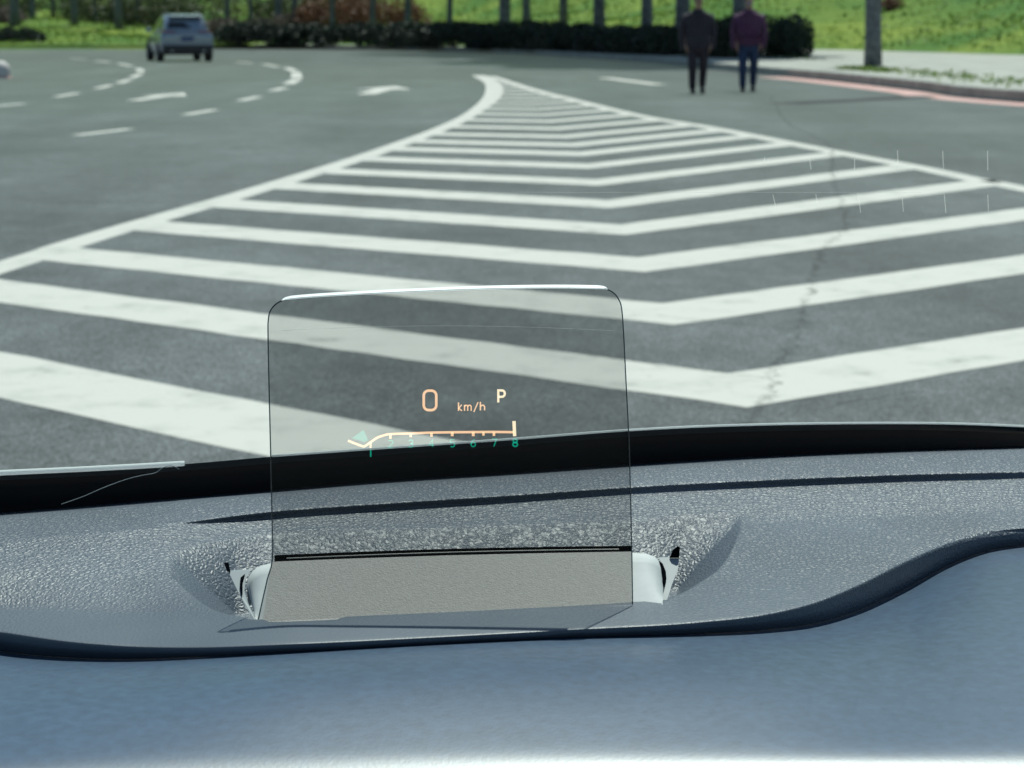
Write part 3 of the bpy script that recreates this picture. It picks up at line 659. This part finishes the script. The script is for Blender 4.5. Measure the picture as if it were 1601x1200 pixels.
# dark ground/cowl line just outside the glass
cw = [p+Vector((0, .06, -.012)) for p in PA]; cw2 = [p+Vector((0, .5, -.16)) for p in cw]
# reflections in the glass, drawn as fine pale lines
def wpoint(u, v):                         # point of the photo on the windshield surface
    d = ray(u, v); i = int(np.clip((u+700)/3700*159, 0, 158)); a = PA[i]; b = TOP[i]; nrm = (PA[i+1]-a).cross(b-a).normalized()
    t = (a-Vector((0, 0, CH))).dot(nrm)/d.dot(nrm); return Vector((0, 0, CH))+d*t-nrm*.001*(1 if nrm.dot(d) > 0 else -1)-Vector(ws.location)
M['faint'] = glassmat('reflection_coating_line', (1, 1, 1), 0)
n_ = M['faint'].node_tree.nodes; l_ = M['faint'].node_tree.links
tl_ = n_.new('ShaderNodeBsdfTranslucent'); tl_.inputs[0].default_value = (.9, .9, .86, 1); n_['Mix Shader'].inputs[0].default_value = .15; l_.new(tl_.outputs[0], n_['Mix Shader'].inputs[2])
fl = MB()
for x0, y0, x1, y1 in ((450, 145, 450, 165), (612, 150, 618, 190), (775, 150, 775, 192), (930, 120, 932, 180), (1093, 122, 1096, 186), (1255, 122, 1256, 193), (480, 280, 492, 332), (635, 280, 645, 326), (788, 275, 797, 346), (947, 285, 951, 342), (1099, 280, 1105, 347), (1256, 280, 1258, 341)):
    fl.tube([wpoint(1000+x0/2.308, 180+y0/2.308), wpoint(1000+x1/2.308, 180+y1/2.308)], .00022, 4)
fl.tube([wpoint(u, 298+(u-700)*.0) for u in range(720, 1480, 60)], .00012, 4)
fl.build('drawn_reflections', M['faint'], ws)
hair = [(96, 788), (130, 776), (160, 763), (195, 750), (222, 743), (243, 739), (254, 731), (268, 728), (280, 733)]
hp = []
for u, v in hair:
    i = int(np.clip((u+700)/3700*159, 0, 158)); t_ = (Bv[i]-v)/(Bv[i]-Av[i]); hp.append(on_plane_y(u, v, PA[i].y-.02))
fb = MB(); fb.tube(densify(hp, 5), .00028, 5); q = fb.build('fibre', mat('fibre', (.22, .26, .27), .5)); tag(q, 'thin curly pale fibre lying on the black windshield border at the left', 'fibre')
# ================================================================== CABIN (unseen roof and sides of the driver's car, added to shade the dash)
cb_ = MB(); ty, tz = TOP[64].y, TOP[64].z
cb_.add([(-.72, ty, tz-.05), (0, ty-.01, tz+.01), (1.42, ty, tz-.05), (-.72, -.6, tz), (0, -.6, tz+.05), (1.42, -.6, tz), (-.66, -1.7, tz-.12), (0, -1.75, tz-.08), (1.36, -1.7, tz-.12),
         (-.66, -1.75, .3), (0, -1.8, .3), (1.36, -1.75, .3), (-.78, .9, .3), (1.48, .9, .3), (-.78, .9, .86), (1.48, .9, .86), (-.78, -1.7, .95), (1.48, -1.7, .95), (-.78, -1.75, .3), (1.48, -1.75, .3)],
        [(0, 1, 4, 3), (1, 2, 5, 4), (3, 4, 7, 6), (4, 5, 8, 7), (6, 7, 10, 9), (7, 8, 11, 10), (12, 14, 16, 18), (13, 19, 17, 15), (12, 18, 19, 13)])
tag(cb_.build('added_unseen_cabin', mat('added_cabin_shade', (.10, .105, .11), .9)), kind='structure')
# ================================================================== DASHBOARD
dashb = empty('dashboard', (0, 1.3, ZB), 'grained blue-grey dashboard below the windshield with a recess for the display', 'dashboard')
DL = Vector(dashb.location)
# rails: (v over u, height below the camera)
C1 = [(-60, 842), (0, 838), (150, 828), (290, 815), (420, 799), (600, 786), (800, 773), (1000, 759), (1200, 749), (1400, 741), (1601, 736), (1700, 734)]
C2 = [(-60, 846), (0, 842), (150, 832), (290, 820), (420, 811), (600, 798), (800, 785), (1000, 772), (1200, 761), (1400, 753), (1601, 749), (1700, 748)]
RG = [(-60, 905), (0, 896), (150, 872), (290, 848), (420, 832), (600, 824), (800, 818), (1000, 812), (1200, 813), (1400, 808), (1601, 797), (1700, 797)]
NR = [(-60, 950), (0, 950), (150, 955), (290, 960), (403, 965), (600, 958), (800, 949), (990, 938), (1045, 934), (1200, 905), (1350, 860), (1450, 832), (1530, 822), (1601, 818), (1700, 818)]
FE = [(-60, 985), (0, 992), (100, 1006), (200, 1014), (300, 1016), (450, 1011), (700, 999), (900, 988), (1100, 976), (1200, 964), (1280, 944), (1350, 915), (1420, 880), (1480, 855), (1540, 840), (1601, 833), (1700, 828)]
FB = [(-60, 1008), (0, 1018), (80, 1026), (200, 1030), (300, 1027), (450, 1019), (700, 1005), (900, 996), (1100, 990), (1200, 984), (1280, 973), (1350, 951), (1420, 918), (1480, 885), (1540, 862), (1601, 852), (1700, 848)]
cu = np.concatenate([np.linspace(-700, -206, 60), np.linspace(-200, 1800, 560), np.linspace(1808, 3000, 150)])
fadeL = sst(cu, 230, 430)
def rail(pts, z): return itp(pts, cu), np.zeros_like(cu)+z
stp = .0058*fadeL
hB = -.335; 
rails = []
v0, z0 = rail(B_, hB-.012); rails.append((v0-6, z0))
v0, z0 = rail(B_, hB); rails.append((v0, z0))
v1 = itp(C1, cu); rails.append(((v0*.5+v1*.5), np.zeros_like(cu)-.3353))
rails.append((v1-3*fadeL-1, -.3359-.0001*fadeL)); rails.append((v1+1, -.3361-.0006*fadeL))
v2 = itp(C2, cu); rails.append((v1*.25+v2*.75, -.3362-stp*.8)); rails.append((v2, -.3363-stp))
rails.append((v2+1.5, -.3364-stp))
vr = itp(RG, cu)
slopeL = 1-sst(cu, 200, 480)
zg = -.3365-stp-.00018*(vr-v2)
rails.append((v2*.5+vr*.5, (-.3364-stp)*.5+zg*.5)); rails.append((vr, zg))
vn = itp(NR, cu)
zf = -.352-.007*slopeL
rails.append((vr*.62+vn*.38, zg*.62+zf*.38)); rails.append((vr*.3+vn*.7, zg*.3+zf*.7))
zn = zf
rails.append((vn, zn))
vf = itp(FE, cu); vb = itp(FB, cu)
rails.append((vn*.5+vf*.5, zn-.0008)); rails.append((vf-5, zn-.0022)); rails.append((vf, zn-.004))
drop = (vb-vf)/3300*1.13*1.45
rails.append((vf*.6+vb*.4, zn-.004-drop*.35)); rails.append((vb, zn-.004-drop)); 
rv = np.array([r_[0] for r_ in rails]); rz_ = np.array([r_[1] for r_ in rails])   # rails x columns
# subdivide between rails (monotone-ish: linear in z-v plus light smoothing)
NS = 7; t_all = np.linspace(0, len(rails)-1, (len(rails)-1)*NS+1)
def resamp(Am):
    out = np.empty((len(t_all), Am.shape[1]))
    i = np.clip(t_all.astype(int), 0, len(rails)-2); f = (t_all-i)[:, None]
    return Am[i]*(1-f)+Am[i+1]*f
GV = resamp(rv); GZ = resamp(rz_)
for _ in range(3):
    GV[1:-1] = GV[1:-1]*.5+(GV[:-2]+GV[2:])*.25; GZ[1:-1] = GZ[1:-1]*.5+(GZ[:-2]+GZ[2:])*.25
# the recess for the display: pushed down inside the outline seen in the photo
TOPR = [(240, 868), (265, 862), (300, 853), (360, 842), (427, 832), (600, 826), (800, 820), (987, 812), (1080, 806), (1150, 802), (1175, 802)]
BOTR = [(250, 880), (285, 915), (320, 945), (403, 967), (600, 959), (800, 950), (990, 938), (1045, 934), (1090, 912), (1135, 872), (1158, 825), (1175, 806)]
CU = np.broadcast_to(cu, GV.shape)
# refine rows inside the recess for clean walls
tr_ = itp(TOPR, cu); br_ = itp(BOTR, cu)
def depth_at(U, V_):
    top = itp(TOPR, np.clip(U, 240, 1175)); bot = itp(BOTR, np.clip(U, 250, 1175))
    h = np.maximum(bot-top, 1)
    a = np.clip((V_-top)/h, -.5, 1.5)
    wall = np.clip(a/.30, 0, 1)**1.25                               # long slope down from the back
    near = 1-sst(a, .93, 1.0)                           # steep near lip
    sl = np.clip((U-262)/105, 0, 1)**1.3*np.clip((1160-U)/100, 0, 1)**1.3
    inside = (U > 250) & (U < 1170)
    return np.where(inside, wall*near*sl, 0)
# finer row sampling where the recess is
rows = []; 
k0, k1 = 9*NS, 12*NS
fine_t = np.concatenate([np.arange(0, k0), np.linspace(k0, k1, 120, endpoint=False), np.arange(k1, len(t_all))])
i = np.clip(fine_t.astype(int), 0, len(t_all)-2); f = (fine_t-i)[:, None]
GV = GV[i]*(1-f)+GV[i+1]*f; GZ = GZ[i]*(1-f)+GZ[i+1]*f
CU = np.broadcast_to(cu, GV.shape)
a_ = (CU-800.5)/FPX; b_ = (600-GV)/FPX
dx, dy, dz = a_, cp+b_*sp, -sp+b_*cp
T = GZ/dz
PX, PY, PZ = dx*T, dy*T, GZ+CH
D = depth_at(CU, GV)
PZ = PZ-.036*D
V = np.stack([PX.ravel()-DL.x, PY.ravel()-DL.y, PZ.ravel()-DL.z], 1)
nr, nc = GV.shape
idx = np.arange(nr*nc).reshape(nr, nc)
F = np.stack([idx[:-1, :-1], idx[1:, :-1], idx[1:, 1:], idx[:-1, 1:]], -1).reshape(-1, 4)
M['leather'] = leather('grained_leather', (.082, .103, .128), 305, .9, .46, .0007, spec=.5)
def smoothall(o): o.data.polygons.foreach_set('use_smooth', [True]*len(o.data.polygons)); return o
smoothall(fastmesh('dash_pad', V, F, M['leather'], dashb))
# black gap below the front lip and the instrument hood nearer to us
M['gap'] = mat('black_gap', (.003, .004, .006), 1.0, 0)
hc = np.linspace(-700, 3000, 270)
fbv = itp(FB, hc); fev = itp(FE, hc)
zlast = np.interp(hc, cu, (zn-.004-drop))
H = []
def rowp(v, z): return [G(u, vv, CH+zz) for u, vv, zz in zip(hc, v, z)]
r0 = rowp(fbv-4, zlast-.0015); 
H.append([p+Vector((0, .05, -.03)) for p in r0]); H.append([p+Vector((0, .006, .0012)) for p in r0]); H.append(rowp(fbv+3, zlast-.0008))
yend = [G(u, 1166+.00004*min(abs(u-780), 900)**2-.00008*min(max(0, u-1050), 650)**2, CH-.362) for u in hc]
for t_ in (.15, .3, .45, .6, .75, .88, 1.0):
    H.append([Vector((a.x*(1-t_)+e.x*t_, a.y*(1-t_)+e.y*t_, (a.z*(1-t_)+(CH-.362)*t_)+.0085*math.sin(math.pi*t_))) for a, e in zip(H[2], yend)])
base = H[-1]
for k_, (dy_, dz_) in enumerate(((.012, -.0025), (.024, -.007), (.034, -.014), (.041, -.024), (.045, -.038), (.047, -.07), (.047, -.15))):
    H.append([p+Vector((0, -dy_, dz_)) for p in base])
V = []; F = []; n = len(hc)
for r_ in H: V += [p-DL for p in r_]
for j in range(len(H)-1):
    for i in range(n-1): F.append((j*n+i, (j+1)*n+i, (j+1)*n+i+1, j*n+i+1))
M['hood'] = leather('soft_hood', (.034, .070, .122), 600, .12, .38, .0004, True, 1.0)
o = mesh('instrument_hood', V, F, M['hood'], dashb, True); ss = o.modifiers.new('s', 'SUBSURF'); ss.levels = 1; ss.render_levels = 2
# ================================================================== HEAD-UP DISPLAY
PY0 = G(700, 955, CH-.354).y                   # distance of the pane foot
hud = empty('head_up_display', (0, PY0+.03, CH-.380), 'clear head-up display pane with rounded corners standing in the dashboard recess', 'head-up display')
HL = Vector(hud.location)
PO = Vector((0, PY0+.004, CH-.357)); TL = R(-13)   # pane plane: foot point and slight lean of the top away from the driver
PN = Vector((.0, -math.cos(TL), -math.sin(TL)))
def pane(u, v, off=0.0):
    d = ray(u, v); o_ = Vector((0, 0, CH)); t = (PO+PN*off-o_).dot(PN)/d.dot(PN); return o_+d*t-HL
outline = [(403, 972), (410, 940), (418, 905), (426, 872), (425, 800), (423, 700), (420.5, 600), (419, 520), (419.5, 500), (422, 487), (429, 477), (440, 470), (455, 466), (520, 461), (640, 455), (760, 450.5), (860, 449), (936, 450), (950, 452.5), (961, 459), (968, 469), (972, 482), (975, 520), (979, 600), (983, 680), (986, 780), (988, 872), (989, 945)]
outline = [tuple(p_)[:2] for p_ in densify([Vector((a, b, 0)) for a, b in outline], 3)]
n = len(outline)
front = [pane(u, v, 0) for u, v in outline]; back = [p-PN*.0022 for p in front]
M['pane'] = glassmat('pane_glass', (.70, .71, .71), .03, .03)
n_ = M['pane'].node_tree.nodes; l_ = M['pane'].node_tree.links
tl_ = n_.new('ShaderNodeBsdfTranslucent'); tl_.inputs[0].default_value = (.8, .8, .75, 1); mx_ = n_.new('ShaderNodeMixShader'); mx_.inputs[0].default_value = .006
l_.new(n_['Mix Shader'].outputs[0], mx_.inputs[1]); l_.new(tl_.outputs[0], mx_.inputs[2]); l_.new(mx_.outputs[0], n_['Material Output'].inputs[0])
M['paneedge'] = glassmat('pane_edge', (.25, .31, .35), .1, .2)
M['panetop'] = mat('pane_top_edge', (.88, .9, .9), .5)
mesh('glass_pane', front, [tuple(range(n))], M['pane'], hud)
V = front+back; mesh('pane_rim', V, [(i, i+1, n+i+1, n+i) for i in range(n-1)], M['paneedge'], hud)
for seg in ([q for q in outline if q[0] < 446 and q[1] > 467], [q for q in outline if q[0] > 945]):
    rt = MB(); rt.tube([pane(u, v, -.0011) for u, v in seg], .00042, 6); rt.build('pane_side_edge', M['paneedge'], hud, True)
tb = MB(); tt = [(440, 469), (455, 465.6), (520, 460.6), (640, 454.6), (760, 450), (860, 448.4), (936, 449.4), (950, 452)]
tt = [(a_.x, a_.y) for a_ in densify([Vector((u, v, 0)) for u, v in tt], 4)]; nt_ = len(tt)     # bevelled upper edge of the pane, its glow put in as white
wv = [min(1, k_/4, (nt_-1-k_)/4) for k_ in range(nt_)]
tb.add([pane(u, v+1.6*w_+.3, .0004) for (u, v), w_ in zip(tt, wv)]+[pane(u, v-2.2*w_, .0004)+Vector((0, .0048, .0)) for (u, v), w_ in zip(tt, wv)], [(k_, k_+1, nt_+k_+1, nt_+k_) for k_ in range(nt_-1)])
tb.build('top_edge', M['panetop'], hud)
# coating line near the top
cl = MB(); cl.tube([pane(u, 517-8*math.sin((u-430)/540*math.pi), .0005) for u in range(440, 975, 40)], .00015, 4); cl.build('coating_line', M['faint'], hud)
# lid in the recess, behind the pane
M['lid'] = mat('grey_plastic', (.22, .24, .25), .5, .5, col2=(.27, .29, .30), nscale=60, bump=.35, bscale=900, bdist=.0005)
M['white'] = mat('satin_trim', (.44, .47, .47), .6, .4, col2=(.49, .52, .52), nscale=80)
def yz(u, v, y): return on_plane_y(u, v, y)-HL
yb_, yf_ = PY0+.055, PY0+.008
top = [(386, 915), (388, 903), (395, 892), (408, 884), (425, 880), (550, 875), (700, 870), (850, 866.5), (987, 864), (1010, 865), (1024, 870), (1033, 880), (1038, 900)]
bot = [(402, 976), (402, 978), (402, 980), (404, 981), (410, 981), (550, 977), (700, 972), (850, 966), (987, 957), (1010, 953), (1024, 950), (1033, 948), (1036, 945)]
nseg = len(top); rowsL = []
for k_ in range(7):
    t_ = k_/6; vv = []
    for (u0, v0_), (u1, v1_) in zip(top, bot):
        u = u0*(1-t_)+u1*t_; v = v0_*(1-t_)+v1_*t_; vv.append(yz(u, v, yb_*(1-t_)+yf_*t_))
    rowsL.append(vv)
drp = [p+Vector((0, .004, -.02)) for p in rowsL[0]]
pr = [[p+Vector((0, -.0012, .0012)) for p in r_[4:9]] for r_ in rowsL[:]]
allr = [drp]+rowsL
V = [p for r_ in allr for p in r_]; F = [(j*nseg+i, (j+1)*nseg+i, (j+1)*nseg+i+1, j*nseg+i+1) for j in range(len(allr)-1) for i in range(nseg-1)]
mesh('lid', V, F, M['white'], hud, True)
Vp = [p for r_ in pr for p in r_]
mesh('pane_tint_panel', Vp, [(j*5+i, (j+1)*5+i, (j+1)*5+i+1, j*5+i+1) for j in range(6) for i in range(4)], mat('pane_tint_tone', (.33, .32, .305), .6, .4, col2=(.38, .368, .35), nscale=400, detail=8, bump=.5, bscale=900, bdist=.0006), hud, True)  # added panel: the pane's darkening of the lid put into its colour
# black slot behind the lid, with a thin bright lip
sm = MB(); su = np.linspace(429, 987, 30)
sb = [yz(u, 881-.0305*(u-430)+.000004*(u-700)**2*0, yb_+.003) for u in su]; stt = [yz(u, (868-.027*(u-430))-3*math.sin((u-404)/588*math.pi), yb_+.004) for u in su]
V = stt+sb; N = len(su)
mesh('slot', V, [(i, i+1, N+i+1, N+i) for i in range(N-1)], M['gap'], hud)
lp = MB(); lp.tube([yz(u, (874-.028*(u-430))-3*math.sin((u-404)/588*math.pi), yb_+.001) for u in su[1:-1]], .0004, 5); lp.build('slot_lip', mat('lip', (.3, .3, .28), .4), hud)
def plate_(name, pts, y, m, th=.002):
    P = [yz(u, v, y-.047*max(0, min(1.1, (v-871)/100))) for u, v in pts]; Q = [p+Vector((0, th, 0)) for p in P]; k_ = len(P)
    return mesh(name, P+Q, [tuple(range(k_)), tuple(range(2*k_-1, k_-1, -1))]+[(i, k_+i, k_+(i+1) % k_, (i+1) % k_) for i in range(k_)], m, hud)
M['brk'] = mat('bracket', (.26, .30, .32), .5)
plate_('bracket', [(357, 893), (392, 891), (384, 905), (382, 925), (388, 945), (402, 975), (385, 950), (370, 920)], yb_+.004, M['brk'])
plate_('bracket', [(1030, 872), (1062, 871), (1060, 890), (1050, 915), (1042, 940), (1030, 945), (1036, 925), (1041, 905), (1038, 885)], yb_+.004, M['brk'])
plate_('bracket_gap', [(376, 903), (383, 897), (379, 912), (379, 930), (377, 930), (375, 918)], yb_+.0025, M['gap'], .001)
plate_('bracket_gap', [(1030, 877), (1036, 881), (1041, 893), (1042, 905), (1037, 925), (1034, 925), (1036, 905), (1034, 890)], yb_+.0025, M['gap'], .001)
plate_('bracket_gap', [(1047, 872), (1052, 860), (1060, 854), (1063, 856), (1062, 872)], yb_+.003, M['gap'], .001)
plate_('bracket_gap', [(350, 880), (357, 879), (360, 894), (355, 893)], yb_+.003, M['gap'], .001)
# ---- projected read-out on the pane
am = glow('amber_light', (.85, .50, .26), .8); amp = glow('pale_amber_light', (.85, .70, .45), .85); gn = glow('green_light', (.0, .34, .22), .6)
PXM = PO.y/FPX
def stroke(m_, pts, w, off=.0012, closed=False):
    P = [Vector((a, b, 0)) for a, b in pts]; n = len(P); V = []
    for i in range(n):
        a = P[(i-1) % n] if closed else P[max(i-1, 0)]; b = P[(i+1) % n] if closed else P[min(i+1, n-1)]
        d0 = (P[i]-a); d1 = (b-P[i])
        if d0.length < 1e-6: d0 = d1
        if d1.length < 1e-6: d1 = d0
        d0.normalize(); d1.normalize(); t = (d0+d1); t = t.normalized() if t.length > 1e-3 else d1
        nn = Vector((-t.y, t.x, 0)); k = 1/max(.5, nn.dot(Vector((-d1.y, d1.x, 0))))
        q = P[i]+nn*w/2*k; r = P[i]-nn*w/2*k; V += [pane(q.x, q.y, off), pane(r.x, r.y, off)]
    F = [(2*i, 2*i+1, 2*i+3, 2*i+2) for i in range(n-1)]
    if closed: F.append((2*n-2, 2*n-1, 1, 0))
    m_.add(V, F)
def arc(cx, cy, rx_, ry_, a0, a1, n=10): return [(cx+rx_*math.cos(R(a0+(a1-a0)*i/n)), cy+ry_*math.sin(R(a0+(a1-a0)*i/n))) for i in range(n+1)]
Q5 = lambda L: [(520+x/5.003, 580+y/5.003) for x, y in L]
z = MB()
ring = arc(762-11, 190, 38, 38, 180, 270, 7)+arc(762+11, 190, 38, 38, 270, 360, 7)+arc(762+11, 266, 38, 38, 0, 90, 7)+arc(762-11, 266, 38, 38, 90, 180, 7)
stroke(z, Q5(ring), 4.0, closed=True); z.build('speed_digit', am, hud)
z = MB(); stroke(z, Q5([(1296, 244), (1296, 150), (1325, 150)]+arc(1325, 175, 22, 25, -90, 90, 8)+[(1296, 200)]), 3.5); z.build('gear_letter', amp, hud)
z = MB()
stroke(z, Q5([(985, 244), (985, 310)]), 2.1); stroke(z, Q5([(1010, 262), (987, 289), (1012, 310)]), 1.9)
stroke(z, Q5([(1032, 310), (1032, 264)]), 2.0); stroke(z, Q5([(1033, 276), (1042, 266), (1052, 267), (1057, 276), (1057, 310)]), 1.9); stroke(z, Q5([(1057, 276), (1067, 266), (1078, 267), (1084, 276), (1084, 310)]), 1.9)
stroke(z, Q5([(1105, 318), (1138, 242)]), 1.8)
stroke(z, Q5([(1156, 240), (1156, 306)]), 2.1); stroke(z, Q5([(1157, 276), (1168, 266), (1182, 267), (1189, 278), (1189, 306)]), 2.0)
z.build('speed_unit', am, hud)
z = MB()
gl = densify([Vector((x, y, 0)) for x, y in [(120, 543), (180, 567), (240, 588), (262, 580), (300, 553), (350, 520), (400, 502), (450, 492), (600, 487), (750, 481), (900, 478), (1100, 476), (1260, 475), (1420, 477)]], 4)
stroke(z, Q5([(p_.x, p_.y) for p_ in gl]), 3.7)
for x, a, b, w in ((297, 555, 600, 3.2), (452, 492, 528, 3.8), (611, 488, 516, 3.8), (773, 482, 512, 4), (936, 480, 508, 4.4), (1100, 478, 508, 4.4), (1180, 478, 504, 3.6), (1262, 478, 506, 4.0)): stroke(z, Q5([(x, a), (x, b)]), w)
z.build('rev_scale', am, hud)
z = MB(); stroke(z, Q5([(1419, 390), (1424, 508)]), 5.2); z.build('rev_limit_mark', amp, hud)
z = MB(); P = Q5([(152, 524), (205, 484), (242, 460), (262, 500), (276, 542), (250, 553)]); z.add([pane(u, v, .0009) for u, v in P], [tuple(range(len(P)))]); z.build('rev_needle', glow('green_needle', (.02, .25, .18), .6), hud)
def dig(x, y, w, h, d):
    L = {'1': [[(0, 0), (0, 1)]], '2': [arc(0, .28, .5, .28, 200, 380, 8)+[(-.5, 1), (.5, 1)]],
         '3': [arc(0, .26, .45, .26, 200, 450, 8)+arc(0, .74, .5, .26, -90, 160, 8)], '4': [[(.25, 1), (.25, 0), (-.5, .7), (.5, .7)]],
         '5': [[(.45, 0), (-.4, 0), (-.42, .45)]+arc(0, .68, .5, .32, 220, 500, 9)], '6': [[(.3, 0), (-.2, .25), (-.48, .65)]+arc(0, .7, .48, .3, 180, -180, 12)],
         '7': [[(-.5, 0), (.5, 0), (-.1, 1)]], '8': [arc(0, .25, .42, .25, 90, 450, 12), arc(0, .74, .5, .27, -90, 270, 12)]}[d]
    z = MB()
    for s in L: stroke(z, Q5([(x+a*w, y+b*h) for a, b in s]), 2.3 if d in '18' else 1.8, .0012)
    z.build('rev_number', gn, hud)
for x, y, d in ((298, 612, '1'), (455, 540, '2'), (612, 538, '3'), (773, 536, '4'), (937, 534, '5'), (1100, 532, '6'), (1265, 530, '7'), (1428, 530, '8')): dig(x, y, 36, 58, d)
